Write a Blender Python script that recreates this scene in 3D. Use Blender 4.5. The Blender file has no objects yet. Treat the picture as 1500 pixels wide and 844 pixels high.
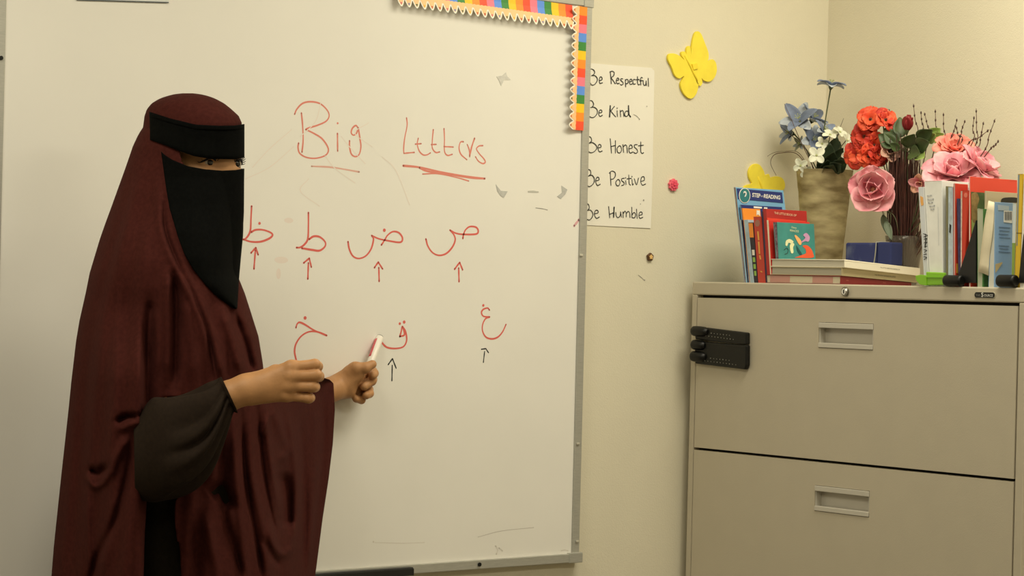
import bpy, bmesh, math, random
import numpy as np
from mathutils import Vector, Matrix

# ------------------------------------------------------------------ scene, camera, light, exposure
sc = bpy.context.scene
COL = sc.collection
random.seed(7)
FPX = 3443.05
CAM = np.array([-4.1447, -3.99, 1.38])
_y, _p, _r = [math.radians(a) for a in (51.4141, 0.008, 1.3885)]
FWD = np.array([math.cos(_y)*math.cos(_p), math.sin(_y)*math.cos(_p), math.sin(_p)])
_R0 = np.array([math.sin(_y), -math.cos(_y), 0.0]); _U0 = np.cross(_R0, FWD)
RGT = _R0*math.cos(_r) + _U0*math.sin(_r)
UPV = _U0*math.cos(_r) - _R0*math.sin(_r)

cam = bpy.data.cameras.new('camera'); camo = bpy.data.objects.new('camera', cam); COL.objects.link(camo)
cam.sensor_width = 36.0; cam.lens = 36.0*FPX/1500.0; cam.clip_start = 0.05; cam.clip_end = 50
M = Matrix.Identity(4)
for i in range(3):
    M[i][0] = RGT[i]; M[i][1] = UPV[i]; M[i][2] = -FWD[i]; M[i][3] = CAM[i]
camo.matrix_world = M
sc.camera = camo

sc.view_settings.view_transform = 'Standard'; sc.view_settings.look = 'None'
sc.view_settings.gamma = 1.0; sc.view_settings.use_curve_mapping = False
sc.view_settings.exposure = 0.0
w = bpy.data.worlds.new('world'); sc.world = w; w.use_nodes = True
w.node_tree.nodes['Background'].inputs[0].default_value = (0.9, 0.95, 1, 1)
w.node_tree.nodes['Background'].inputs[1].default_value = 0.05

LIGHT_COL = (1.0, 0.935, 0.735)
def troffer(x, y, power, sx=0.6, sy=1.2):
    l = bpy.data.lights.new('ceiling_panel_light', 'AREA'); l.shape = 'RECTANGLE'
    l.size = sx; l.size_y = sy; l.energy = power; l.color = LIGHT_COL
    o = bpy.data.objects.new('ceiling_panel_light', l); COL.objects.link(o); o.location = (x, y, 2.69)
troffer(-0.72, -1.1, 25, 1.2, 0.6)
troffer(-3.1, -1.1, 25, 1.2, 0.6)
troffer(-0.95, -3.3, 25, 1.2, 0.6)
troffer(-3.4, -3.3, 16, 1.2, 0.6)

# ------------------------------------------------------------------ helpers
def ray(a, b): return FWD + RGT*((a-750)/FPX) - UPV*((b-422)/FPX)
def D(a, b, d): return CAM + ray(a, b)*d                       # a picture direction at a given distance
def on(a, b, ax, v):                                           # a picture direction met with a wall or front plane
    q = ray(a, b); return CAM + q*((v-CAM[ax])/q[ax])
def onX(a, b, v): return on(a, b, 0, v)
def onY(a, b, v): return on(a, b, 1, v)
def onZ(a, b, v): return on(a, b, 2, v)
def lin(c):
    out = []
    for v in c:
        v = v/255.0
        out.append(v/12.92 if v <= 0.04045 else ((v+0.055)/1.055)**2.4)
    return tuple(out)
def Z(x0, y0, s, pts): return [(x0+a/s, y0+b/s) for a, b in pts]

MATS = {}
def mat(name, rgb, rough=0.6, metal=0.0, var=0.0, vscale=30.0, vstretch=(1, 1, 1), bump=0.0, bscale=200.0, rgb2=None,
        spec=0.5, trans=0.0, alpha=1.0, emit=None, detail=3.0, sheen=0.0, ramp=(0.35, 0.65), sss=0.0, twosided=0):
    if name in MATS: return MATS[name]
    m = bpy.data.materials.new(name); m.use_nodes = True
    nt = m.node_tree; b = nt.nodes['Principled BSDF']
    c = lin(rgb)
    b.inputs['Base Color'].default_value = (*c, 1); b.inputs['Roughness'].default_value = rough
    b.inputs['Metallic'].default_value = metal; b.inputs['Specular IOR Level'].default_value = spec
    if trans: b.inputs['Transmission Weight'].default_value = trans
    if sheen: b.inputs['Sheen Weight'].default_value = sheen
    if sss:
        b.inputs['Subsurface Weight'].default_value = sss
        b.inputs['Subsurface Radius'].default_value = (0.01, 0.004, 0.002)
    if alpha < 1: b.inputs['Alpha'].default_value = alpha
    if var or rgb2:
        tc = nt.nodes.new('ShaderNodeTexCoord'); mp = nt.nodes.new('ShaderNodeMapping')
        mp.inputs['Scale'].default_value = vstretch
        nt.links.new(tc.outputs['Object'], mp.inputs['Vector'])
        n = nt.nodes.new('ShaderNodeTexNoise'); n.inputs['Scale'].default_value = vscale; n.inputs['Detail'].default_value = detail
        nt.links.new(mp.outputs[0], n.inputs['Vector'])
        r = nt.nodes.new('ShaderNodeValToRGB')
        c2 = lin(rgb2) if rgb2 else tuple(min(1, x*(1+var)) for x in c)
        c1 = c if rgb2 else tuple(x*(1-var) for x in c)
        r.color_ramp.elements[0].color = (*c1, 1); r.color_ramp.elements[1].color = (*c2, 1)
        r.color_ramp.elements[0].position = ramp[0]; r.color_ramp.elements[1].position = ramp[1]
        nt.links.new(n.outputs['Fac'], r.inputs['Fac']); nt.links.new(r.outputs['Color'], b.inputs['Base Color'])
    if bump:
        tc = nt.nodes.new('ShaderNodeTexCoord')
        n = nt.nodes.new('ShaderNodeTexNoise'); n.inputs['Scale'].default_value = bscale; n.inputs['Detail'].default_value = 2
        nt.links.new(tc.outputs['Object'], n.inputs['Vector'])
        bp = nt.nodes.new('ShaderNodeBump'); bp.inputs['Strength'].default_value = bump; bp.inputs['Distance'].default_value = 0.002
        nt.links.new(n.outputs['Fac'], bp.inputs['Height']); nt.links.new(bp.outputs[0], b.inputs['Normal'])
    MATS[name] = m
    return m

def wloc(o):
    v = Vector((0, 0, 0))
    while o is not None:
        v += o.location; o = o.parent
    return v
def tag(o, label=None, cat=None, group=None, kind=None):
    if label: o['label'] = label
    if cat: o['category'] = cat
    if group: o['group'] = group
    if kind: o['kind'] = kind
    return o
def thing(name, label, cat, loc, group=None):
    o = bpy.data.objects.new(name, None); COL.objects.link(o); o.location = Vector(loc); o.empty_display_size = 0.05
    return tag(o, label, cat, group)

class MB:
    def __init__(s): s.v = []; s.f = []; s.m = []; s.sm = []
    def add(s, vs, fs, mi=0, smooth=False):
        k = len(s.v); s.v += [tuple(map(float, p)) for p in vs]
        for f in fs: s.f.append(tuple(i+k for i in f)); s.m.append(mi); s.sm.append(smooth)
        return s
    def hexa(s, c, mi=0):      # 8 corners: bottom 0-3 (ccw from above), top 4-7
        return s.add(c, [(3, 2, 1, 0), (4, 5, 6, 7), (0, 1, 5, 4), (1, 2, 6, 5), (2, 3, 7, 6), (3, 0, 4, 7)], mi)
    def box(s, lo, hi, mi=0):
        x0, y0, z0 = [min(a, b) for a, b in zip(lo, hi)]; x1, y1, z1 = [max(a, b) for a, b in zip(lo, hi)]
        return s.hexa([(x0,y0,z0),(x1,y0,z0),(x1,y1,z0),(x0,y1,z0),(x0,y0,z1),(x1,y0,z1),(x1,y1,z1),(x0,y1,z1)], mi)
    def grid(s, P, closeu=False, closev=False, mi=0, smooth=True, flip=False, skip=None):
        P = np.asarray(P); H, W = P.shape[:2]; fs = []
        for i in range(H if closev else H-1):
            for j in range(W if closeu else W-1):
                if skip is not None and skip[i, j]: continue
                a, b = i*W+j, i*W+(j+1) % W; i2 = (i+1) % H; c, d = i2*W+(j+1) % W, i2*W+j
                fs.append((d, c, b, a) if flip else (a, b, c, d))
        return s.add(P.reshape(-1, 3), fs, mi, smooth)
    def tube(s, pts, r, n=10, mi=0, caps=True):
        pts = [np.array(p, float) for p in pts]; k = len(pts)
        r = [r]*k if np.isscalar(r) else list(r)
        up = None; rings = []
        for i in range(k):
            t = pts[min(i+1, k-1)]-pts[max(i-1, 0)]; t = t/(np.linalg.norm(t)+1e-12)
            if up is None:
                a = np.array([0, 0, 1.]) if abs(t[2]) < .9 else np.array([1., 0, 0]); up = np.cross(t, a)
            up = up - t*np.dot(up, t); up /= np.linalg.norm(up)+1e-12; sd = np.cross(t, up)
            rings.append([pts[i]+r[i]*(up*math.cos(q)+sd*math.sin(q)) for q in np.linspace(0, 2*math.pi, n, endpoint=False)])
        s.grid(rings, closeu=True, mi=mi)
        if caps:
            s.add(rings[0], [tuple(range(n))], mi); s.add(rings[-1], [tuple(range(n-1, -1, -1))], mi)
        return s
    def lathe(s, prof, c, n=40, mi=0, wob=None):
        R = []
        for (r, z) in prof:
            R.append([(c[0]+r*math.cos(q), c[1]+r*math.sin(q), c[2]+z) for q in np.linspace(0, 2*math.pi, n, endpoint=False)])
        return s.grid(R, closeu=True, mi=mi)
    def prism(s, poly, off, mi=0, mside=None):
        n = len(poly); off = np.array(off, float); a = [np.array(p, float) for p in poly]; b = [p+off for p in a]
        s.add(a+b, [tuple(range(n))[::-1], tuple(range(n, 2*n))], mi)
        s.add(a+b, [(i, (i+1) % n, n+(i+1) % n, n+i) for i in range(n)], mi if mside is None else mside)
        return s
    def ball(s, c, r, mi=0, n=12, sc3=(1, 1, 1)):
        P = [[(c[0]+sc3[0]*r*math.sin(t)*math.cos(q), c[1]+sc3[1]*r*math.sin(t)*math.sin(q), c[2]+sc3[2]*r*math.cos(t))
              for q in np.linspace(0, 2*math.pi, 2*n, endpoint=False)] for t in np.linspace(0.001, math.pi-0.001, n)]
        return s.grid(P, closeu=True, mi=mi, flip=True)
    def build(s, name, mats, parent=None, bevel=0, origin=None, solid=0, sub=0, recalc=True, autosm=False):
        mats = mats if isinstance(mats, (list, tuple)) else [mats]
        v = np.array(s.v)
        if parent is not None: org = np.array(wloc(parent))
        elif origin is not None: org = np.array(origin, float)
        else: org = np.array([(v[:, 0].min()+v[:, 0].max())/2, (v[:, 1].min()+v[:, 1].max())/2, v[:, 2].min()])
        me = bpy.data.meshes.new(name); me.from_pydata([tuple(p) for p in (v-org)], [], s.f)
        for mt in mats: me.materials.append(mt)
        me.polygons.foreach_set('material_index', s.m); me.polygons.foreach_set('use_smooth', s.sm)
        if recalc:
            bm = bmesh.new(); bm.from_mesh(me); bmesh.ops.remove_doubles(bm, verts=bm.verts, dist=1e-6)
            bmesh.ops.recalc_face_normals(bm, faces=bm.faces); bm.to_mesh(me); bm.free()
        me.update()
        o = bpy.data.objects.new(name, me); COL.objects.link(o)
        if parent is not None: o.parent = parent
        else: o.location = Vector(org)
        if solid:
            md = o.modifiers.new('solidify', 'SOLIDIFY'); md.thickness = solid; md.offset = 0
        if bevel:
            md = o.modifiers.new('bevel', 'BEVEL'); md.width = bevel; md.segments = 2; md.limit_method = 'ANGLE'
        if sub:
            md = o.modifiers.new('subsurf', 'SUBSURF'); md.levels = sub; md.render_levels = sub
        return o

def cr(pts, n=8):                # smooth curve through points
    p = [np.array(q, float) for q in pts]
    if len(p) < 3: return [p[0]+(p[-1]-p[0])*t for t in np.linspace(0, 1, n)]
    p = [2*p[0]-p[1]]+p+[2*p[-1]-p[-2]]; out = []
    for i in range(1, len(p)-2):
        for t in np.linspace(0, 1, n, endpoint=False):
            a, b, c, d = p[i-1], p[i], p[i+1], p[i+2]
            out.append(.5*((2*b)+(c-a)*t+(2*a-5*b+4*c-d)*t*t+(3*b-a-3*c+d)*t**3))
    out.append(p[-2]); return out

_lay = [0]
def stroke(mb, px, wpx, plane=('Y', 0.0), mi=0, smooth=True, taper=(1, 1), n=8):
    ax = 'XYZ'.index(plane[0]); _lay[0] = (_lay[0]+1) % 40
    val = plane[1]-0.000003*_lay[0]
    q = cr(px, n) if smooth else [np.array(p, float) for p in px]
    P = [on(a[0], a[1], ax, val) for a in q]
    d = np.linalg.norm(P[0]-CAM); wm = wpx*d/FPX
    N = np.zeros(3); N[ax] = -1
    k = len(P); vs = []; L = 0
    for i in range(k):
        t = P[min(i+1, k-1)]-P[max(i-1, 0)]; t /= np.linalg.norm(t)+1e-12
        sd = np.cross(t, N); u = i/(k-1)
        ww = wm*.5*(taper[0]*(1-u)+taper[1]*u)*(1+.12*math.sin(9*u+len(P)))
        vs += [P[i]+sd*ww, P[i]-sd*ww]
    mb.add(vs, [(2*i, 2*i+1, 2*i+3, 2*i+2) for i in range(k-1)], mi)
    for i, e in ((0, taper[0]), (k-1, taper[1])):
        dot(mb, None, wm*.5*e, plane=(plane[0], val), mi=mi, P=P[i])
def dot(mb, px, r, plane=('Y', 0.0), mi=0, P=None, n=10):
    ax = 'XYZ'.index(plane[0])
    if P is None:
        P = on(px[0], px[1], ax, plane[1]-0.0005*0.01); r = r*np.linalg.norm(P-CAM)/FPX
    e1 = np.array([0, 1., 0]) if ax == 0 else np.array([1., 0, 0]); e2 = np.array([0, 0, 1.])
    vs = [P+r*(e1*math.cos(q)+e2*math.sin(q)) for q in np.linspace(0, 2*math.pi, n, endpoint=False)]
    mb.add(vs, [tuple(range(n))], mi)

def text_mesh(txt, size, P0, ex, ez, m, name, parent, extr=0.0, bold=0.0):
    cu = bpy.data.curves.new(name, 'FONT'); cu.body = txt; cu.size = size; cu.extrude = extr; cu.offset = bold
    cu.align_x = 'CENTER'; cu.align_y = 'CENTER'; cu.resolution_u = 3
    to = bpy.data.objects.new(name, cu); COL.objects.link(to)
    dg = bpy.context.evaluated_depsgraph_get(); me = bpy.data.meshes.new_from_object(to.evaluated_get(dg))
    bpy.data.objects.remove(to); bpy.data.curves.remove(cu)
    ex = np.array(ex, float); ez = np.array(ez, float); ey = np.cross(ex, ez)
    org = np.array(P0, float)-np.array(wloc(parent))
    for v in me.vertices:
        c = v.co; v.co = Vector(org+ex*c[0]+ez*c[1]-ey*c[2])
    me.materials.clear(); me.materials.append(m)
    o = bpy.data.objects.new(name, me); COL.objects.link(o); o.parent = parent
    return o

# ------------------------------------------------------------------ room
m_wall = mat('cream_wall_paint', (226, 219, 197), 0.75, bump=0.25, bscale=350, var=0.015, vscale=3)
m_wallr = mat('cream_wall_paint_side', (226, 219, 197), 0.75, bump=0.25, bscale=350, var=0.015, vscale=3)
m_ceil = mat('ceiling_white', (225, 222, 214), 0.9, bump=0.4, bscale=90)
m_floor = mat('floor_carpet', (112, 104, 92), 0.95, var=0.25, vscale=260, bump=0.6, bscale=400)
m_trim = mat('baseboard_vinyl', (70, 62, 52), 0.6)
RX0, RY0, RH = -5.8, -5.6, 2.72
def wallbox(name, lo, hi, m):
    o = MB().box(lo, hi).build(name, m); o['kind'] = 'structure'; return o
wallbox('wall_back', (RX0-.1, 0, 0), (0.1, 0.1, RH), m_wall)
wallbox('wall_right', (0, RY0-.1, 0), (0.1, 0, RH), m_wallr)
wallbox('wall_left', (RX0-.1, RY0-.1, 0), (RX0, 0, RH), m_wall)
wallbox('wall_front', (RX0, RY0-.1, 0), (0, RY0, RH), m_wall)
wallbox('floor', (RX0-.1, RY0-.1, -.1), (0.1, 0.1, 0), m_floor)
wallbox('ceiling', (RX0-.1, RY0-.1, RH), (0.1, 0.1, RH+.1), m_ceil)
wallbox('baseboard_back', (RX0, -.008, 0), (-.47, 0, .1), m_trim)
wallbox('baseboard_left', (RX0, RY0, 0), (RX0+.008, -.01, .1), m_trim)

# ------------------------------------------------------------------ whiteboard
m_board = mat('whiteboard_enamel', (240, 237, 230), 0.42, var=0.012, vscale=5, spec=0.35)
m_alu = mat('brushed_aluminium', (184, 183, 175), 0.45, metal=0.4, var=0.06, vscale=60, vstretch=(1, 1, 12))
m_screw = mat('screw_steel', (45, 45, 45), 0.4, metal=0.8)
m_red = mat('red_marker_ink', (224, 104, 94), 0.7)
m_redL = mat('light_red_marker_ink', (226, 136, 120), 0.7)
m_redF = mat('faint_red_ink', (224, 190, 172), 0.7)
m_red2 = mat('faded_red_ink', (226, 176, 162), 0.7)
m_blk = mat('black_marker_ink', (32, 36, 34), 0.7)
m_smear = mat('grey_tape_residue', (192, 192, 188), 0.5, var=0.1, vscale=120); m_pale = mat('pale_tape_residue', (214, 212, 206), 0.5, var=.08, vscale=120)
m_mark = mat('pencil_grey_mark', (150, 145, 138), 0.7)
BF = -0.0165                    # writing surface
FW, FD = 0.0205, -0.0205        # frame width and front
XR = (onY(857.9, 8, FD)[0]+onY(838, 810.5, FD)[0])/2; XL = onY(6.6, 140, FD)[0]
ZT = (onY(858, 8, FD)[2]+onY(800, 2.8, FD)[2])/2
ZB = (onY(838, 810.5, BF)[2]+onY(780, 813, BF)[2]+onY(560, 829.6, BF)[2]+onY(461.5, 835, BF)[2])/4
wb = thing('whiteboard', 'large whiteboard with aluminium frame, red Arabic letters and the heading Big Letters', 'whiteboard', ((XL+XR)/2, 0, ZB))
MB().box((XL-.004, -.003, ZB-.004), (XR+.004, BF, ZT+.004)).build('writing_surface', m_board, wb)
MB().box((XR, -.0025, ZB-.003), (XR+FW, FD, ZT+FW)).build('frame_rail', m_alu, wb, bevel=.0015)
MB().box((XL-FW, -.0025, ZB-.003), (XL, FD, ZT+FW)).build('frame_rail', m_alu, wb, bevel=.0015)
MB().box((XL, -.0025, ZT), (XR, FD, ZT+FW)).build('frame_rail', m_alu, wb, bevel=.0015)
MB().box((XL-FW, -.0025, ZB-.0205), (XR+FW+.004, FD-.004, ZB-.001)).build('frame_rail', m_alu, wb, bevel=.0015)
MB().box((XR-.012, -.002, ZB-.0215), (XR+FW+.006, FD-.0055, ZB+.001)).build('corner_cap', m_alu, wb, bevel=.0015)
MB().box((XR-.004, -.002, ZT-.002), (XR+FW+.003, FD-.002, ZT+FW+.003)).build('corner_cap', m_alu, wb, bevel=.0015)
P = onY(702, 827, FD-.0045)
MB().tube([P, P+np.array([0, -.003, 0])], .0042, 12).build('screw', m_screw, wb)
P = onY(1, 85, FD-.0005)
MB().tube([P, P+np.array([0, -.003, 0])], .004, 12).build('screw', m_screw, wb)
for (a, b) in ((851, 374), (845, 793), (846, 650)):
    P = onY(a, b, FD-.0005); mb = MB().box(P+np.array([-.004, 0, -.0022]), P+np.array([.004, -.003, .0022]))
    mb.build('mounting_clip', mat('clip_steel', (215, 212, 200), .35, metal=.4), wb, bevel=.0008)

PL = ('Y', BF-.00012)
def writing(name, strokes, m, w_, dots=(), label=None, tap=(1, 1)):
    mb = MB(); w_ = w_*1.22
    for s_ in strokes:
        ww = w_
        if isinstance(s_, tuple): s_, ww = s_
        stroke(mb, s_, ww, PL, taper=tap)
    for (p, r) in dots: dot(mb, p, r, ('Y', BF-.00028))
    o = mb.build(name, m, wb, recalc=False)
    if label: o['label'] = label
    return o
zc = lambda p: Z(420, 130, 6.03, p)
writing('handwritten_word', [zc([(70,225),(90,180),(140,130),(210,115),(290,130),(350,180),(375,235),(350,285),(280,320),(200,345),(168,360)]),
    zc([(168,360),(240,395),(310,440),(360,510),(365,560),(330,595),(250,615),(170,605),(115,570),(100,520),(105,480)]),
    zc([(130,215),(140,320),(145,450),(135,560)]), zc([(448,395),(450,550)]),
    zc([(630,345),(610,325),(580,350),(570,390),(590,410),(615,395),(632,350)]),
    zc([(632,345),(645,430),(655,510),(640,580),(605,600),(570,575),(555,510),(555,460)])], m_redL, 2.0,
    [(zc([(450,305)])[0], 1.6)], label='handwritten word Big in light red marker')
writing('underline', [zc([(220,685),(400,695),(640,735)])], m_red2, 2.0, label='light red line under the word Big')
zd = lambda p: Z(570, 160, 7.03, p)
writing('handwritten_word', [zd([(180,90),(185,170),(160,300),(150,400),(152,455)]), zd([(152,455),(200,450),(260,445)]),
    zd([(270,360),(330,355)]), zd([(300,300),(290,360),(310,430),(350,470),(390,470),(425,450)]),
    zd([(455,210),(445,320),(445,400),(480,445),(520,440)]), zd([(435,365),(485,362)]),
    zd([(565,200),(570,300),(570,430),(600,475),(650,465)]), zd([(565,385),(660,390)]),
    zd([(765,335),(735,340),(720,400),(740,465),(800,520)]), zd([(805,365),(825,420),(830,490)]), (zd([(830,480),(850,390),(880,300)]), 2.6),
    zd([(965,375),(925,380),(900,410),(930,460),(975,510),(990,545),(965,560),(920,535),(890,490)])], m_redL, 1.7,
    label='handwritten word Letters in light red marker')
writing('underline', [zd([(145,582),(320,600),(540,650),(760,690),(985,715)]), (zd([(345,668),(500,665),(700,705),(820,740)]), 1.8),
    zd([(310,600),(400,640),(600,668),(850,705),(985,715)])], m_redL, 2.6, label='light red double line under the word Letters')
ze = lambda p: Z(340, 290, 5.77, p)
writing('arabic_letter', [ze([(165,70),(160,170),(155,270),(135,320),(105,350),(80,348)]),
    ze([(160,290),(200,270),(260,270),(320,290),(342,315),(310,345),(240,370),(160,370),(95,350)])], m_red, 2.4, [(ze([(232,215)])[0], 2.2)],
    'red Arabic letter beside the black veil')
writing('arabic_letter', [ze([(645,125),(645,230),(640,345),(610,395),(575,418),(545,420)]),
    ze([(650,350),(690,325),(740,330),(785,370),(785,410),(740,445),(680,440),(590,425)])], m_red, 2.4, (),
    'red Arabic letter with a tall stem and a loop')
writing('arabic_letter', [ze([(980,370),(990,430),(1020,490),(1070,512),(1130,490),(1175,430),(1195,350),(1180,318)]),
    ze([(1180,318),(1240,345),(1320,362),(1420,375),(1440,340),(1410,295),(1360,285),(1315,315),(1290,355),(1262,398)])], m_red, 2.2,
    [(ze([(1287,273)])[0], 2.6)], 'red Arabic letter with a loop and one dot')
zf = lambda p: Z(600, 300, 5.77, p)
writing('arabic_letter', [zf([(138,290),(155,350),(195,405),(250,428),(310,412),(360,360),(385,300),(375,255),(342,215)]),
    zf([(342,215),(390,240),(450,250),(560,248),(580,220),(560,190),(510,185),(475,210),(458,245),(450,285)])], m_red, 2.2, (),
    'red Arabic letter with a loop and no dot, right end of its row')
zg = lambda p: Z(420, 440, 6.49, p)
writing('arabic_letter', [zg([(88,260),(100,225),(125,210),(180,235),(260,285),(380,335)]),
    zg([(380,335),(290,300),(210,300),(140,340),(90,410),(75,480),(85,545),(105,610),(140,650)])], m_red, 2.2,
    [(zg([(175,168)])[0], 2.7)], 'red Arabic letter partly behind the fist')
writing('arabic_letter', [zg([(1075,345),(1088,300),(1100,250),(1120,325),(1075,345)]),
    zg([(1100,250),(1130,300),(1140,380),(1110,440),(1040,458),(960,450),(915,415),(890,370)])], m_red, 2.2,
    [(zg([(1075,222)])[0], 2.1), (zg([(1117,207)])[0], 2.5)], 'red Arabic letter with two dots at the marker tip')
zh = lambda p: Z(680, 430, 7.03, p)
writing('arabic_letter', [zh([(260,170),(240,150),(195,165),(178,200),(200,235),(262,242)]),
    zh([(262,242),(220,260),(190,320),(190,390),(225,450),(285,468),(345,450),(395,395),(430,320)])], m_red, 2.0, [(zh([(197,123)])[0], 2.1)],
    'red open curved Arabic letter with one dot, at the right')
def arrow(a, b, head, m, w_, label): writing('drawn_arrow', [[a, b], [head[0], head[1]], [head[1], head[2]]], m, w_, (), label)
e_ = ze([(185,600),(197,440),(160,465),(200,420),(220,480)]); arrow(e_[0], e_[1], e_[2:], m_red, 2.2, 'red arrow next to the black veil')
e_ = ze([(640,685),(645,550),(605,550),(652,510),(670,585)]); arrow(e_[0], e_[1], e_[2:], m_red, 2.2, 'red arrow under the tall looped letter')
e_ = ze([(1243,705),(1240,590),(1203,590),(1235,543),(1272,600)]); arrow(e_[0], e_[1], e_[2:], m_red, 2.2, 'red arrow under the dotted looped letter')
e_ = zf([(418,650),(415,535),(380,545),(423,488),(448,550)]); arrow(e_[0], e_[1], e_[2:], m_red, 2.2, 'red arrow under the dotless looped letter')
e_ = zg([(1000,765),(1003,620),(965,612),(1005,555),(1040,645)]); arrow(e_[0], e_[1], e_[2:], m_blk, 1.7, 'black arrow under the letter at the marker tip')
e_ = zh([(197,710),(210,600),(178,575),(222,568),(250,610)]); arrow(e_[0], e_[1], e_[2:], m_blk, 1.5, 'black arrow with a bent head at the right')
# leftover tape, scuffs and half-wiped lines
def patch(name, poly, m, label=None):
    mb = MB(); mb.prism([onY(a, b, BF-.0002) for a, b in poly], (0, -.0006, 0)); o = mb.build(name, m, wb)
    if label: o['label'] = label
zz = lambda p: Z(400, 120, 2.344, p)
patch('tape_scrap', zz([(765,352),(772,362),(782,374),(805,376),(792,398),(780,390),(770,375)]), m_smear, 'grey scrap of tape pointing left')
patch('tape_scrap', zz([(990,356),(1010,370),(1003,386),(988,402),(975,393),(992,380)]), m_smear, 'grey scrap of tape near the right frame rail')
patch('tape_scrap', [(727,112),(735,111),(741,106),(743,112),(748,117),(738,117),(734,126),(731,118)], m_pale, 'pale scrap of tape high on the board')
patch('tape_scrap', zz([(875,374),(893,373),(912,376),(911,380),(875,379)]), mat('pale_scuff', (196, 194, 186), .6), 'pale dash between the tape scraps')
writing('scuff_mark', [zz([(902,433),(925,436),(942,440)])], m_mark, 1.0, label='thin grey dash')
writing('scuff_mark', [[(700,787),(735,778),(782,773)]], mat('pale_pencil', (200, 194, 186), .7), .7, label='faint grey scratch near the bottom rail')
writing('scuff_mark', [[(549,795),(590,796),(622,795)]], mat('paler_pencil', (222, 216, 206), .7), .7, [((547,794), 1.6)])
writing('scuff_mark', [[(841,331),(845,326),(848,322)]], mat('pink_smear', (222, 170, 175), .7), 3.0, label='pink smear by the frame')
writing('wiped_line', [[(427,190),(395,218),(370,245)], [(470,150),(462,178),(440,200)], [(540,180),(520,195),(545,215)], [(500,200),(512,215),(535,240)],
    [(430,215),(395,245),(360,262)], [(476,228),(490,246),(520,268)], [(452,262),(440,280),(468,302)], [(560,230),(580,250),(600,300)]],
    mat('ghost_pink_ink', (238, 228, 219), .6), 1.1, label='faint pink half-wiped lines')
for (a, b, rx, ry) in ((412, 381, 12, 5), (423, 323, 8, 4), (408, 401, 4, 8)):
    mb = MB()
    P = onY(a, b, BF-.00008); s_ = 4.7/FPX
    mb.add([P+np.array([math.cos(q)*rx*s_, 0, math.sin(q)*ry*s_]) for q in np.linspace(0, 2*math.pi, 16, endpoint=False)], [tuple(range(16))])
    mb.build('ink_smudge', mat('ghost_pink_smudge', (238, 226, 217), .6), wb, recalc=False)['label'] = 'faint pink smudge'

writing('scuff_mark', [[(726,800),(729,806),(727,812)], [(731,803),(736,807)]], mat('pale_grey_scuff', (224, 219, 210), .7), 1.6)
writing('scuff_mark', [[(822,807),(827,806),(832,807)]], MATS['pale_grey_scuff'], 1.2)
# black strip along the bottom rail
P0 = onY(601, 829, FD-.004); P1 = onY(400, 840, FD-.004)
tr = thing('marker_tray', 'black marker tray strip along the whiteboard bottom rail beside the robe', 'tray', ((P0[0]+P1[0])/2, -.03, ZB-.02))
mb = MB().box((P1[0]-.25, FD-.0042, ZB-.022), (P0[0], FD-.016, ZB-.005))
mb.build('ledge', mat('black_plastic', (22, 23, 21), .5), tr, bevel=.0015)
MB().box((P1[0]-.25, FD-.016, ZB-.022), (P0[0], FD-.018, ZB-.0075)).build('lip', MATS['black_plastic'], tr, bevel=.0006)

# sheet of paper stuck high on the board
pp = thing('paper_sheet', 'white sheet of paper stuck at the top left of the whiteboard', 'paper', onY(180, 1, BF))
poly = [onY(112, -40, BF-.0006), onY(112, .2, BF-.0006), onY(150, 1.0, BF-.0012), onY(247, 3.6, BF-.0012), onY(246, -36, BF-.0006)]
MB().prism(poly, (0, -.0006, 0)).build('sheet', mat('white_paper_cool', (222, 224, 222), .7), pp)
MB().prism([onY(112, -.6, BF-.0019), onY(112, .4, BF-.0019), onY(150, 1.4, BF-.0019), onY(247, 4.4, BF-.0019), onY(247, 2.9, BF-.0019), onY(150, -.1, BF-.0019)], (0, -.0006, 0)).build('dark_edge', mat('dark_edge', (80, 88, 95), .6), pp)['label'] = 'dark bottom edge'

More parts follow.
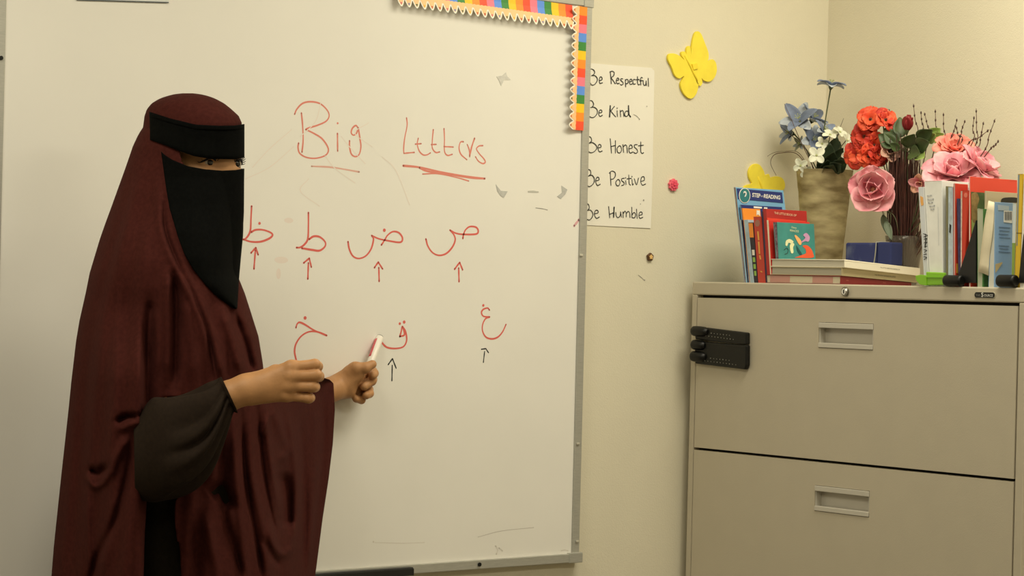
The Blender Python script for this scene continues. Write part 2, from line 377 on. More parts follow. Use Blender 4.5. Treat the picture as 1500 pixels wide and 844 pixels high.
# ------------------------------------------------------------------ pencil border strips
PC = [mat('pencil_'+n, c, .55) for n, c in (('pink', (245, 128, 150)), ('blue', (95, 150, 240)), ('green', (60, 140, 62)), ('yellow', (255, 205, 30)), ('orange', (255, 150, 45)), ('red', (250, 85, 50)))]
m_peach = mat('peach_wood_print', (255, 205, 150), .6); m_white = mat('white_card', (250, 246, 232), .6)
LEAD = [mat('lead_'+n, c, .6) for n, c in (('pink', (225, 120, 130)), ('blue', (130, 145, 190)), ('green', (85, 110, 70)), ('yellow', (250, 195, 70)), ('orange', (215, 110, 70)), ('red', (200, 85, 60)))]
def border(root, A, B, dirw, n, first, wb_, wt_, standoff):
    # A,B: ends of the tooth-tip line; dirw: unit vector from the tips to the straight edge; bands then teeth
    A = np.array(A); B = np.array(B); p = (B-A)/(n-1); N = np.array([0, -1., 0])
    off0, off1 = .0062, standoff                    # the straight edge is taped down, the teeth curl off the board
    def pt(u, h, lay=0):                           # h measured from tips to edge
        t = h/(wb_+wt_); curl = off1+(off0-off1)*min(1, t*1.25)
        return A+p*u+dirw*h+N*(curl+lay)
    body = MB(); teeth = MB(); lead = MB(); rim = MB()
    for i in range(n):
        c = (first+i) % 6
        for k in range(4):                         # coloured band, scalloped lower edge
            u0, u1 = i-.5+k*.25, i-.25+k*.25
            s0 = .0018*math.sin(math.pi*(k*.25)); s1 = .0018*math.sin(math.pi*((k+1)*.25))
            rows = [(wt_-s0, wt_-s1), (wt_+wb_*.5,)*2, (wt_+wb_,)*2]
            for (a, b) in zip(rows[:-1], rows[1:]):
                body.add([pt(u0, a[0]), pt(u1, a[1]), pt(u1, b[1]), pt(u0, b[0])], [(0, 1, 2, 3)], c)
        def outline(wd, h0, h1, lay):
            q = []
            for t in np.linspace(-1, 1, 13):
                h = h0+(h1-h0)*abs(t)**1.7
                q.append(pt(i+wd*.5*t, h, lay))
            return q
        q = outline(1.0, .0, wt_*.66, -.0002); rim.add(q+[pt(i+.5, wt_+.002, -.0002), pt(i-.5, wt_+.002, -.0002)], [tuple(range(len(q)+2))])
        q = outline(.74, wt_*.15, wt_*.74, .0003)
        teeth.add(q+[pt(i+.5, wt_*.78, .0003), pt(i+.5, wt_+.0012, .0003), pt(i+.25, wt_+.0024, .0003), pt(i, wt_+.0012, .0003), pt(i-.25, wt_+.0024, .0003), pt(i-.5, wt_+.0012, .0003), pt(i-.5, wt_*.78, .0003)], [tuple(range(len(q)+7))])
        q = outline(.26, wt_*.18, wt_*.40, .0006); lead.add(q, [tuple(range(len(q)))], c)
    body.build('colour_band', PC, root, solid=.0003, recalc=False); rim.build('white_tooth', m_white, root, solid=.0003)
    teeth.build('pencil_wood', m_peach, root); lead.build('pencil_lead', LEAD, root)
A = onY(581, 10.5, BF); B = onY(829.6, 43.6, BF); up = np.array([0, 0, 1.])
r1 = thing('paper_border', 'horizontal strip of pencil-point paper border along the whiteboard top', 'paper border', (A+B)/2, 'pencil paper border strips')
border(r1, A, B, up, 24, 0, .030, .0245, .018)
A = onY(832, 14.5, BF); B = onY(826.5, 183, BF)
r2 = thing('paper_border', 'vertical strip of pencil-point paper border down the right end of the whiteboard', 'paper border', B, 'pencil paper border strips')
dw = np.array([1., 0, 0])
hh = (onY(857.6, 12, BF)-onY(832, 12, BF))[0]; bw = (onY(857.6, 12, BF)-onY(843.5, 12, BF))[0]
SEQ0 = 4
PC2 = [PC[(4-k) % 6] for k in range(6)]
PCs, LEADs = PC, LEAD
PC = [PCs[k] for k in (4, 5, 0, 1, 2, 3)]; LEAD = [LEADs[k] for k in (4, 5, 0, 1, 2, 3)]
border(r2, A, B, dw, 14, 0, bw, hh-bw, .016)
PC, LEAD = PCs, LEADs

# ------------------------------------------------------------------ poster
po = thing('handwritten_poster', 'white paper poster listing Be Respectful, Be Kind, Be Honest, Be Positive, Be Humble', 'poster', onY(905, 333, -.001))
m_post = mat('poster_paper', (238, 234, 222), .7, var=.02, vscale=9)
quad = [onY(846, 329.3, -.0006), onY(953, 334.5, -.0012), onY(955.5, 260, -.0006), onY(958.3, 104, -.0006), onY(954, 99.5, -.0006), onY(900, 95.5, -.0006), onY(858, 92, -.0006), onY(846, 91, -.0006)]
MB().prism(quad, (0, -.0008, 0)).build('paper', m_post, po)
PQ = ('Y', -.0024)
def pline(zf_, strokes, bold=(), dots=()):
    for a, b in ((0, 3), (3, len(strokes))):          # the word Be, then the other word
        mb = MB()
        for k in range(a, b): stroke(mb, zf_(strokes[k]), 2.3 if k in bold else 1.35, PQ)
        if a:
            for d_ in dots: dot(mb, zf_([d_])[0], .95, ('Y', -.0027))
        mb.build('handwritten_word', m_blk, po, recalc=False)
za = lambda p: Z(850, 90, 7.675, p)
pline(za, [[(108,90),(130,85),(155,100),(163,125),(150,148),(128,160)],[(128,160),(165,160),(192,190),(188,225),(160,260),(130,265),(108,235)],
 [(215,215),(245,205),(243,180),(225,175),(215,205),(222,245),(250,240)],[(338,115),(345,180),(350,250)],[(335,118),(360,110),(382,125),(375,160),(345,185)],[(348,185),(370,215),(395,250)],
 [(408,215),(432,208),(430,190),(415,190),(405,225),(418,250),(440,245)],[(478,195),(460,195),(455,210),(480,235),(482,255),(462,265),(452,258)],[(508,205),(512,285)],[(508,215),(525,200),(540,215),(535,245),(512,252)],
 [(555,230),(580,222),(578,203),(562,203),(553,235),(565,258),(585,252)],[(618,205),(600,203),(592,230),(600,255),(620,252)],[(645,170),(645,240),(655,262),(668,258)],[(628,205),(665,203)],
 [(700,185),(688,180),(680,195),(682,265)],[(668,218),(700,215)],[(708,215),(710,250),(720,268),(735,262),(742,225)],[(742,220),(745,272)],[(765,190),(768,278)]])
pline(za, [[(95,445),(125,440),(145,462),(150,490),(130,515),(118,518)],[(118,518),(155,515),(188,540),(192,580),(165,620),(130,632),(95,612)],[(212,580),(242,572),(240,550),(222,548),(208,585),(222,618),(250,605)],
 [(338,500),(335,560),(330,622)],[(385,505),(345,555)],[(342,555),(370,590),(398,622)],[(415,555),(418,620)],[(450,550),(455,622)],[(452,570),(470,552),(485,565),(492,618)],
 [(540,560),(515,560),(500,590),(510,618),(535,608),(545,570)],[(543,500),(547,590),(565,622)]], bold=(3, 10), dots=[(415,525)])
zb2 = lambda p: Z(850, 190, 5.275, p)
pline(zb2, [[(62,52),(82,60),(88,85),(75,100),(60,108)],[(68,105),(95,100),(122,120),(128,145),(105,172),(80,178),(58,165)],[(138,140),(160,135),(158,118),(145,115),(137,140),(148,170),(170,165)],
 [(232,70),(242,180)],[(272,85),(272,180)],[(238,130),(272,122)],[(300,125),(285,145),(290,175),(308,178),(320,155),(312,128),(300,125)],[(330,115),(335,175)],[(332,135),(348,118),(360,130),(365,178)],
 [(378,148),(402,140),(398,122),(385,120),(375,148),(385,180),(408,172)],[(440,115),(420,118),(420,135),(440,155),(442,175),(425,183),(415,175)],[(468,95),(468,165),(478,183),(490,178)],[(450,125),(488,120)]])
pline(zb2, [[(58,305),(78,315),(82,340),(70,355),(58,360)],[(65,358),(90,352),(108,375),(108,405),(90,430),(68,440),(52,428)],[(122,395),(145,388),(142,370),(128,370),(120,398),(132,430),(155,422)],
 [(232,330),(238,430)],[(225,335),(245,320),(268,330),(272,355),(258,378),(235,385)],[(290,385),(275,405),(282,430),(298,432),(308,408),(300,388),(290,385)],[(340,375),(320,380),(322,395),(338,408),(338,425),(320,432)],
 [(352,395),(354,425)],[(375,350),(378,415),(388,428)],[(362,380),(395,376)],[(400,385),(404,425),(412,420)],[(418,380),(435,425),(450,375)],[(470,400),(495,390),(492,365),(475,368),(468,400),(480,428),(505,420)]], dots=[(351,372),(400,362)])
pline(zb2, [[(48,570),(65,580),(70,605),(58,622)],[(55,625),(80,622),(98,650),(90,680),(70,698),(48,690)],[(112,650),(138,642),(135,625),(118,625),(110,655),(125,685),(148,675)],
 [(220,595),(228,680)],[(262,600),(258,675)],[(225,655),(262,640)],[(275,640),(278,665),(292,680),(308,665),(312,635)],[(312,635),(318,675)],[(330,635),(332,680)],[(332,650),(345,630),(355,645),(355,675)],[(355,650),(370,632),(382,645),(385,678)],
 [(398,600),(400,680)],[(400,660),(415,640),(428,655),(420,680),(400,680)],[(435,615),(440,685)],[(455,662),(478,655),(475,638),(460,640),(453,665),(462,685),(483,678)]], bold=(4,))
for p_, r_ in ((zb2([(490,545)])[0], 1.3), (zb2([(465,575)])[0], .8), (za([(750,505)])[0], .8), (za([(665,650)])[0], 1.1)):
    mb = MB(); dot(mb, p_, r_, ('Y', -.0025)); mb.build('pen_speck', m_mark, po, recalc=False)
mb = MB(); stroke(mb, za([(600,595),(635,615),(660,640)]), .7, PQ); mb.build('pen_scratch', m_mark, po, recalc=False)

# ------------------------------------------------------------------ wall stickers
m_yel = mat('yellow_foam', (252, 230, 72), .75, var=.04, vscale=40)
m_yel2 = mat('yellow_foam_printed', (250, 224, 60), .75)
def butterfly(label, zf_, outline, body, tagq):
    pts = [onY(a, b, -.0006) for a, b in [tuple(q) for q in cr(zf_(outline+outline[:1]), 4)[:-1]]]
    t = thing('butterfly_cutout', label, 'wall decoration', np.mean(pts, axis=0), 'yellow butterfly cutouts')
    MB().prism(pts, (0, -.0055, 0)).build('wings', m_yel, t, bevel=.0012)
    bp = [onY(a, b, -.0060) for a, b in zf_(body)]
    MB().tube(bp, [.002, .003, .003, .002], 8).build('body', m_yel2, t)
    if tagq: MB().prism([onY(a, b, -.0062) for a, b in zf_(tagq)], (0, -.0035, 0)).build('square_tab', m_yel2, t, bevel=.0005)
butterfly('yellow foam butterfly tilted on the wall right of the poster', lambda p: Z(540, 0, 2.344, p),
  [(1100,200),(1103,170),(1108,138),(1115,115),(1125,108),(1137,118),(1150,150),(1161,180),(1162,200),(1160,210),(1175,204),(1187,216),(1190,245),(1180,270),(1163,281),(1145,276),(1138,268),
   (1141,285),(1133,296),(1124,288),(1118,276),(1127,290),(1121,320),(1106,338),(1090,335),(1073,315),(1066,288),(1078,262),(1062,270),(1046,258),(1036,232),(1023,205),(1026,187),(1042,184),(1062,192),(1078,206),
   (1070,192),(1069,180),(1079,177),(1086,186),(1087,166),(1096,158),(1101,172)], [(1085,190),(1102,222),(1115,250),(1128,278)], [(1108,220),(1125,216),(1129,236),(1112,240)])
butterfly('yellow foam butterfly on the wall half hidden behind the upright books', lambda p: Z(1060, 240, 4.69, p),
  [(130,165),(142,148),(172,140),(186,132),(168,100),(162,55),(180,15),(210,0),(240,10),(265,48),(276,78),(300,70),(312,95),(335,88),(362,87),(392,98),(410,130),(408,170),(380,200),(360,240),(320,260),(280,240),(240,270),(190,260),(170,220),(135,200)],
  [(235,90),(250,130),(265,170),(275,210)], None)
def flower_sticker(name, label, px, r, mp, mc, n, depth=.006):
    c = onY(px[0], px[1], -.0004); t = thing(name, label, 'wall decoration', c)
    pts = []
    for q in np.linspace(0, 2*math.pi, 60, endpoint=False):
        rr = r*(1+.09*math.cos(n*(q-math.pi/2))); pts.append(c+np.array([rr*math.cos(q), 0, rr*math.sin(q)]))
    MB().prism(pts, (0, -depth, 0)).build('petals', mp, t, bevel=.0015)
    return t, c
t, c = flower_sticker('flower_button', 'round pink flower decoration on the wall right of the poster', (985, 271), .0135, mat('pink_felt', (240, 105, 125), .8, var=.12, vscale=160), None, 9)
mb = MB()
for k in range(7):
    q = k*2*math.pi/7; p = c+np.array([.0065*math.cos(q), -.0065, .0065*math.sin(q)]); mb.ball(p, .004, n=6, sc3=(1, .5, 1))
mb.ball(c+np.array([0, -.0075, 0]), .0035, n=6); mb.build('petal_folds', mat('deep_pink_felt', (228, 80, 105), .8), t)
t, c = flower_sticker('flower_button', 'tiny brown flower with tan star centre on the wall below the poster', (951, 376.5), .0088, mat('brown_button', (92, 58, 28), .5), None, 5)
pts = []
for k in range(10):
    q = math.pi/2+k*math.pi/5; rr = .0062 if k % 2 == 0 else .0042; pts.append(c+np.array([rr*math.cos(q), -.0062, rr*math.sin(q)]))
MB().prism(pts, (0, -.0012, 0)).build('star_centre', mat('tan_star', (232, 190, 120), .6), t, bevel=.0004)
mb = MB(); stroke(mb, [(935,403),(940,407),(944,411)], .7, ('Y', -.0006)); dot(mb, (944.3,410.5), 1.0, ('Y', -.0008))
o = mb.build('pencil_mark', m_mark, recalc=False); o['kind'] = 'structure'; o.name = 'wall_pencil_mark'  # grey pencil mark drawn on the back wall

# ------------------------------------------------------------------ filing cabinet
m_cab = mat('putty_painted_steel', (197, 188, 168), .5, var=.012, vscale=14, bump=.12, bscale=500, spec=.35)
m_pull = mat('putty_plastic_pull', (203, 198, 186), .45)
m_dark = mat('painted_gap_shade', (30, 27, 22), .8)  # shade of gaps and openings put into the colour
XF = -.45
YL = onX(1014.3, 413, XF)[1]; YR = onX(1488.2, 640, XF)[1]-.020; ZC = onX(1250, 417, XF)[2]
z2 = onX(1250, 439.7, XF)[2]; z3 = onX(1250, 680, XF)[2]; pit = z2-z3
SW = (onX(1014.3, 430, XF)-onX(1021.5, 430, XF))[1]
fc = thing('filing_cabinet', 'tall putty coloured steel filing cabinet in the corner of the room', 'filing cabinet', ((XF-.01)/2, (YL+YR)/2, 0))
mb = MB().box((XF+.022, YL-.001, .02), (-.012, YR+.001, ZC-.004))
mb.build('body', m_cab, fc, bevel=.002)
MB().box((XF+.0215, YL-.004, .03), (XF+.0205, YR+.004, ZC-.01)).build('drawer_gap_shade', m_dark, fc)  # dark sheet added behind the drawers, paints the shade in their gaps
MB().box((XF, YL, z2+.003), (-.010, YR, ZC)).build('top', m_cab, fc, bevel=.003)
MB().box((XF, YL, .0), (XF+.021, YL-SW, z2+.003)).build('side_stile', m_cab, fc, bevel=.002)
MB().box((XF, YR, .0), (XF+.021, YR+.020, z2+.003)).build('side_stile', m_cab, fc, bevel=.002)
MB().box((XF, YL-SW, 0), (XF+.021, YR+.020, .05)).build('plinth', m_cab, fc, bevel=.002)
yl, yr = YL-SW-.0035, YR+.020+.0025
zt_ = z2-.003
def drawer(zt_, zb_, hz):
    d = None
    ya, yb = onX(1200, 480, XF)[1], onX(1280.2, 480, XF)[1]
    h1, h0 = hz
    mb = MB(); X0, X1 = XF-.001, XF+.019
    mb.box((X0, yl, zb_), (X1, ya, zt_)); mb.box((X0, yb, zb_), (X1, yr, zt_)); mb.box((X0, ya, h1), (X1, yb, zt_)); mb.box((X0, ya, zb_), (X1, yb, h0))
    d = mb.build('drawer', m_cab, fc)
    H = h1-h0; mb = MB()
    mb.box((X0-.0025, ya-.001, h1-.22*H), (X1-.008, yb+.001, h1-.001)); mb.box((X0-.0025, ya-.001, h0+.001), (X1-.004, yb+.001, h0+.20*H))
    mb.box((X1+.001, ya-.001, h0+.002), (X1-.002, yb+.001, h1-.002)); mb.box((X0+.0005, ya-.001, h0+.002), (X1, ya-.003, h1-.002)); mb.box((X0+.0005, yb+.003, h0+.002), (X1, yb+.001, h1-.002))
    mb.build('recessed_handle', m_pull, d, bevel=.0012)
h1 = onX(1240, 473.2, XF)[2]; h0 = onX(1240, 511.6, XF)[2]
for k in range(4):
    top = z2-.0035-k*pit; bot = (z2-(k+1)*pit+.0025) if k < 3 else .054
    drawer(top, bot, (h1-k*pit-(.004 if k else 0), h0-k*pit-(.004 if k else 0)))
Pk = onX(1239.5, 427.3, XF)
mb = MB().tube([Pk+np.array([.004, 0, 0]), Pk+np.array([-.006, 0, 0]), Pk+np.array([-.008, 0, 0])], [.0082, .0082, .0064], 24)
lk = mb.build('lock', mat('chrome', (215, 215, 212), .18, metal=1.0), fc)
MB().box(Pk+np.array([-.0078, -.001, -.004]), Pk+np.array([-.0088, .001, .004])).build('key_slot', m_dark, lk)
MB().tube([Pk+np.array([-.002, 0, 0]), Pk+np.array([-.0055, 0, 0])], .0098, 24).build('bezel', mat('lock_bezel', (120, 116, 105), .35, metal=.8), lk)
Pb = onX(1443, 432.3, XF)
def pill(P, hw, hh, x0, x1):
    q = []
    for a in np.linspace(-math.pi/2, math.pi/2, 9): q.append((P[1]-(hw-hh)-hh*math.cos(a), P[2]+hh*math.sin(a)))
    for a in np.linspace(math.pi/2, 3*math.pi/2, 9): q.append((P[1]+(hw-hh)-hh*math.cos(a), P[2]+hh*math.sin(a)))
    return MB().prism([(P[0]+x0, a, b) for a, b in q], (x1-x0, 0, 0))
bd = pill(Pb, .0275, .0068, 0, -.0012).build('name_badge', mat('badge_rim', (205, 198, 175), .4), fc)
pill(Pb, .0262, .0056, -.0012, -.0018).build('badge_face', mat('badge_black', (24, 26, 24), .4), bd)
m_bt = mat('badge_text_white', (238, 238, 232), .5); m_bg = mat('badge_text_grey', (128, 130, 126), .5)
ey, ez = (0, -1, 0), (0, 0, 1)
text_mesh('S', .0125, Pb+np.array([-.0022, .0055, 0]), ey, ez, m_bt, 'badge_lettering', bd, bold=.0002)
text_mesh('OURCE', .0068, Pb+np.array([-.0022, -.0105, -.001]), ey, ez, m_bt, 'badge_lettering', bd)
text_mesh('THE', .0062, Pb+np.array([-.0022, .0165, -.001]), ey, ez, m_bg, 'badge_lettering', bd)
# black clips on the cabinet's edge
m_clip = mat('black_clip_plastic', (13, 13, 12), .42, spec=.35); m_gdot = mat('clip_grip_dots', (120, 118, 108), .4)
zk = lambda p: Z(995, 465, 9.927, p)
def clip(label, plate, lobes, dotrows, cx, xb=.0):
    P = [onX(a, b, XF-.012) for a, b in zk(plate)]
    t = thing('magnetic_clip', label, 'clip', np.mean(P, axis=0)+np.array([.011, 0, -.01]), 'black clips on the cabinet edge')
    MB().prism([p+np.array([.0105, 0, 0]) for p in P], (-.0125, 0, 0)).build('plate', m_clip, t, bevel=.003)
    for (x0, y0, x1, y1) in lobes:
        a0 = onX(*zk([(x0, (y0+y1)/2-4)])[0], XF-.016); a1 = onX(*zk([(x1, (y0+y1)/2+14)])[0], XF-.013)
        r = (onX(1010, 465+y0/9.927, XF)-onX(1010, 465+y1/9.927, XF))[2]/2
        q = [a0+(a1-a0)*u for u in (0, .02, .08, .2, .5, .8, 1)]
        MB().tube(q, [r*f_ for f_ in (.45, .75, .95, 1, 1, .92, .5)], 18).build('thumb_lobe', m_clip, t)
    mb = MB()
    for (xa, ya, xb_, yb_, n) in dotrows:
        for k in range(n):
            u = k/(n-1); p_ = zk([(xa+(xb_-xa)*u, ya+(yb_-ya)*u)])[0]; Pd = onX(*p_, XF-.0144)
            mb.ball(Pd, .0011 if k % 4 else .0014, n=5)
    mb.build('grip_dots', m_gdot, t)['label'] = 'rows of pale grip dots'
clip('upper black plastic clip with one rounded lobe on the cabinet edge', [(215,128),(985,222),(985,392),(860,388),(240,322)],
     [(195,125,420,275)], [(465,232,730,262,7), (385,268,785,322,10)], 0)
clip('lower black plastic clip with two rounded lobes on the cabinet edge', [(225,345),(860,398),(988,404),(985,690),(962,760),(235,672)],
     [(195,325,380,472), (185,488,390,645)], [(455,596,725,626,7), (372,632,820,690,11)], 0)

# ------------------------------------------------------------------ books and flowers on top of the cabinet
XB = -.438                       # front line of the things on the cabinet
TOP = ZC
def yof(px, py=410, X=None): return onX(px, py, XB if X is None else X)[1]
def zof(py, px, X=None): return onX(px, py, XB if X is None else X)[2]
def m_(name, c, **k): return mat(name, c, k.pop('rough', .5), **k)
m_pages = mat('book_pages', (228, 216, 186), .8, var=.07, vscale=14, vstretch=(1, 1, 60))
def wob(): return random.uniform(-.0006, .0006)
def upright_book(label, bl, br, tl, tr, ytop, ybot, depth, m_cov, m_spine=None, base=None, X0=None, group='upright books on the cabinet',
                 pages=True, name='book', cat='book', paper=None, rpx=None):
    """spine faces the room (-X); bl.. are picture columns of the spine's corners"""
    X0 = XB if X0 is None else X0
    zb = TOP if base is None else base
    xm = (tl+tr)/2; zt = zof(ytop, xm, X0)
    y = [yof(bl, ybot, X0), yof(br, ybot, X0), yof(tr, ytop, X0), yof(tl, ytop, X0)]    # left bottom, right bottom, right top, left top (left = +Y)
    if rpx: depth = onY(rpx, ytop+4, y[2])[0]-X0
    root = thing(name, label, cat, (X0+depth/2, (y[0]+y[1])/2, zb), group)
    th = .0016 if (y[0]-y[1]) > .006 else .0008
    def slab(y0a, y1a, y0b, y1b, x0, x1, z0, z1):   # y0>y1; a bottom, b top (linear lean)
        return [(x0, y1a, z0), (x1, y1a, z0), (x1, y0a, z0), (x0, y0a, z0), (x0, y1b, z1), (x1, y1b, z1), (x1, y0b, z1), (x0, y0b, z1)]
    mb = MB(); ms = m_spine or m_cov
    mb.hexa(slab(y[0], y[0]-th, y[3], y[3]-th, X0, X0+depth, zb, zt), 0)
    mb.hexa(slab(y[1]+th, y[1], y[2]+th, y[2], X0, X0+depth, zb, zt), 0)
    mb.hexa(slab(y[0]-th, y[1]+th, y[3]-th, y[2]+th, X0, X0+th, zb, zt), 1)
    mb.build('cover', [m_cov, ms], root, bevel=.0006)
    if pages:
        e = .003; f0 = e/(zt-zb)
        L = lambda a, b, t: a+(b-a)*t
        mb = MB().hexa(slab(L(y[0], y[3], f0)-th, L(y[1], y[2], f0)+th, L(y[0], y[3], 1-f0)-th, L(y[1], y[2], 1-f0)+th, X0+th, X0+depth-.002, zb+e, zt-e))
        mb.build('pages', paper or m_pages, root)
    root['_g'] = 0; del root['_g']
    return root, dict(X0=X0, y=y, zb=zb, zt=zt, depth=depth)
def on_cover(g, px, py):          # point on the right-hand (-Y) cover of a book
    yb = g['y'][1]
    P = onY(px, py, yb); t = (P[2]-g['zb'])/(g['zt']-g['zb']); P = onY(px, py, yb+(g['y'][2]-yb)*t-.0004)
    P[0] = min(max(P[0], g['X0']+.0005), g['X0']+g['depth']-.0005); P[2] = min(P[2], g['zt']-.0008); return P
def cover_patch(root, g, poly, m, name, label=None, off=0.0):
    mb = MB(); mb.prism([on_cover(g, a, b)+np.array([0, -off, 0]) for a, b in poly], (0, -.0003, 0)); o = mb.build(name, m, root)
    if label: o['label'] = label
    return o
def spine_patch(root, g, poly, m, name, off=0.0):
    mb = MB().prism([onX(a, b, g['X0']-.0003-off) for a, b in poly], (-.0003, 0, 0)); return mb.build(name, m, root)
def cover_text(root, g, txt, px, py, size, m, name='cover_lettering', slope=0.0):
    P = on_cover(g, px, py)+np.array([0, -.0009, 0]); ex = np.array([1, 0, slope]); ex = ex/np.linalg.norm(ex)
    return text_mesh(txt, size, P, ex, np.cross(np.array([0, -1., 0]), ex)*-1 if False else (-slope, 0, 1), m, name, root)

navy = m_('navy_cover', (38, 52, 118)); sky = m_('sky_cover', (120, 175, 215)); orange = m_('orange_cover', (245, 150, 50)); whitec = m_('white_cover', (236, 232, 222))
# upright books at the left, from the wall outwards
R, g = upright_book('tall blue early reader with a dark blue banner, leftmost upright book', 1090.5, 1094, 1074.5, 1078, 274.5, 413, .130, sky, m_('worn_red_spine', (150, 120, 100), var=.3, vscale=60), rpx=1147.5)
cover_patch(R, g, [(1079.2, 276), (1145.5, 282), (1147, 297.5), (1081, 291.5)], navy, 'banner')
cx_, cy_ = 1090.5, 286.5
def disc(g, cx, cy, rx, ry, n=22): return [(cx+rx*math.cos(q), cy+ry*math.sin(q)) for q in np.linspace(0, 2*math.pi, n, endpoint=False)]
cover_patch(R, g, disc(g, cx_, cy_, 8.3, 11.2), whitec, 'number_disc', off=.0004)
cover_patch(R, g, disc(g, cx_, cy_, 7.4, 10.2), m_('teal_disc', (40, 120, 125)), 'number_disc', off=.0008)
text_mesh('2', .024, on_cover(g, cx_+.3, cy_)+np.array([0, -.0016, 0]), (1, 0, -.02), (0, 0, 1), m_('print_white', (240, 240, 236)), 'cover_lettering', R, bold=.0006)
text_mesh('STEP', .0125, on_cover(g, 1107.3, 286.5)+np.array([0, -.0012, 0]), (1, 0, -.03), (0, 0, 1), MATS['print_white'], 'cover_lettering', R, bold=.0004)
text_mesh('INTO', .0052, on_cover(g, 1116.6, 287.8)+np.array([0, -.0012, 0]), (1, 0, -.03), (0, 0, 1), MATS['print_white'], 'cover_lettering', R)
text_mesh('READING', .0125, on_cover(g, 1130.5, 288.7)+np.array([0, -.0012, 0]), (1, 0, -.03), (0, 0, 1), MATS['print_white'], 'cover_lettering', R, bold=.0004)
R, g = upright_book('book with dark blue top edge just in front of the tallest early reader', 1094.5, 1097, 1083.5, 1086, 300, 413, .112, navy, sky, rpx=1145.5)
text_mesh('THE LION', .006, on_cover(g, 1111, 304)+np.array([0, -.0012, 0]), (1, 0, -.03), (0, 0, 1), MATS['print_white'], 'cover_lettering', R) if False else None
cover_patch(R, g, [(1104, 302.2), (1116, 303.2), (1116, 305.6), (1104, 304.8)], MATS['print_white'], 'cover_lettering'); cover_patch(R, g, [(1119, 303.6), (1124, 304), (1124, 306), (1119, 305.7)], MATS['print_white'], 'cover_lettering')
R, g = upright_book('bright orange booklet showing between the blue books and the red spine', 1097.3, 1099, 1085.5, 1088, 305, 413, .048, orange, orange, rpx=1113.5)
cover_patch(R, g, [(1108.2, 308), (1113, 308.5), (1113, 316.5), (1110, 314), (1108.2, 316)], whitec, 'white_tag')
R, g = upright_book('pale blue spined book between the orange booklet and the thin dark spine', 1094, 1104.5, 1082.5, 1095.5, 322, 413.4, .070, m_('pale_blue_cover', (176, 196, 210)), m_('pale_blue_spine', (170, 192, 208), var=.12, vscale=50))
R, g = upright_book('thin dark spined book with an orange and green label', 1104.8, 1110.3, 1096, 1103, 326, 413.4, .080, m_('dark_spine', (46, 40, 52)))
spine_patch(R, g, [(1096.4, 327), (1102.6, 327), (1104.2, 348), (1098.4, 348)], orange, 'spine_label')
m_grn = m_('green_letter', (150, 190, 90))
for (a, b) in ((366, 374), (377, 384), (387, 394), (397, 404)):
    q = (a-326)/87; xl = 1096+8.8*q; xr = 1103+7.3*q
    spine_patch(R, g, [(xl+1.5, a), (xr-1.2, a), (xr-.8, b), (xl+2, b)], m_grn if a % 2 else whitec, 'spine_lettering')
R, g = upright_book('red spined picture book with gold lettering standing left of the lying stack', 1110.8, 1121.3, 1103.5, 1115, 317.5, 413.4, .085, m_('brick_red_cover', (196, 66, 50)))
spine_patch(R, g, disc(g, 1109.5, 327, 3.6, 5), m_('spine_badge', (168, 112, 96)), 'spine_badge')
m_gold = m_('gold_print', (225, 170, 80))
for (a, b) in ((339, 352), (354, 372), (374, 380), (397, 399)):
    q = (a-317)/96; xl = 1103.5+7.3*q+4; spine_patch(R, g, [(xl, a), (xl+2.2, a), (xl+3.3, b), (xl+1.3, b)], m_gold, 'spine_lettering')
R, g = upright_book('thin dark purple spined book right behind the red spine', 1121.6, 1124, 1115.5, 1118.5, 310, 413.4, .085, m_('dark_purple_cover', (56, 44, 70)))

# lying stack
Dp = .245
def lying_book(label, lx, rx, yt, base, base_far, far_k, m_cov, m_page, depth, band=None, group='books lying in a stack'):
    y0, y1 = yof(lx, 400), yof(rx, 400); zt = zof(yt, rx); h = zt-base; zf = base_far+h*far_k
    root = thing('book', label, 'book', (XB+depth/2, (y0+y1)/2, min(base, base_far)), group); th = .0014
    xa, xb = XB-.0015, XB+depth
    def slab(xs, xe, ya, yb, b0, t0, b1, t1):        # z at the front and at the far end
        f = lambda x, p, q: p+(q-p)*(x-xa)/(xb-xa)
        c = [(xs, ya), (xe, ya), (xe, yb), (xs, yb)]
        return [(x, y, f(x, b0, b1)) for x, y in c]+[(x, y, f(x, t0, t1)) for x, y in c]
    mb = MB()                                       # spine on the -Y side
    mb.hexa(slab(xa, xb, y1, y0, base, base+th, base_far, base_far+th)); mb.hexa(slab(xa, xb, y1, y0, zt-th, zt, zf-th, zf)); mb.hexa(slab(xa, xb, y1, y1+th, base+th, zt-th, base_far+th, zf-th))
    mb.build('cover', m_cov, root, bevel=.0007)
    pg = MB().hexa(slab(XB+.0005, xb-.003, y1+th, y0-.002, base+th, zt-th, base_far+th, zf-th)).build('pages', m_page, root)
    if band:
        for (a, b) in band:
            ya, yb2 = yof(a, 406), yof(b, 406)
            MB().box((XB+.0002, yb2, base+th+.001), (XB+.0006, ya, zt-th-.001)).build('page_print', m_('pink_page_edge', (196, 146, 134)), pg)
    return root, zt, zf, y1, (lambda x, z0=base, z1=zt, f0=base_far, f1=zf: (z0+z1)/2+((f0+f1)/2-(z0+z1)/2)*(x-xa)/(xb-xa), math.atan2((base_far+zf-base-zt)/2, xb-xa))
mp_grey = mat('grey_pages', (202, 196, 178), .8, var=.05, vscale=9, vstretch=(1, 1, 70)); mp_dark = mat('darker_pages', (176, 170, 152), .8, var=.05, vscale=9, vstretch=(1, 1, 70))
R1, za_, zfa, ya_, c1 = lying_book('dark red book at the bottom of the lying stack', 1122.5, 1232, 404, TOP, TOP, .45, m_('dark_red_cover_shaded', (122, 24, 28)), mat('cream_pages', (208, 198, 172), .8, var=.05, vscale=9, vstretch=(1, 1, 70)), Dp-.02, [(1128, 1157), (1190, 1220)])  # red set darker, shade from the books above is in the colour
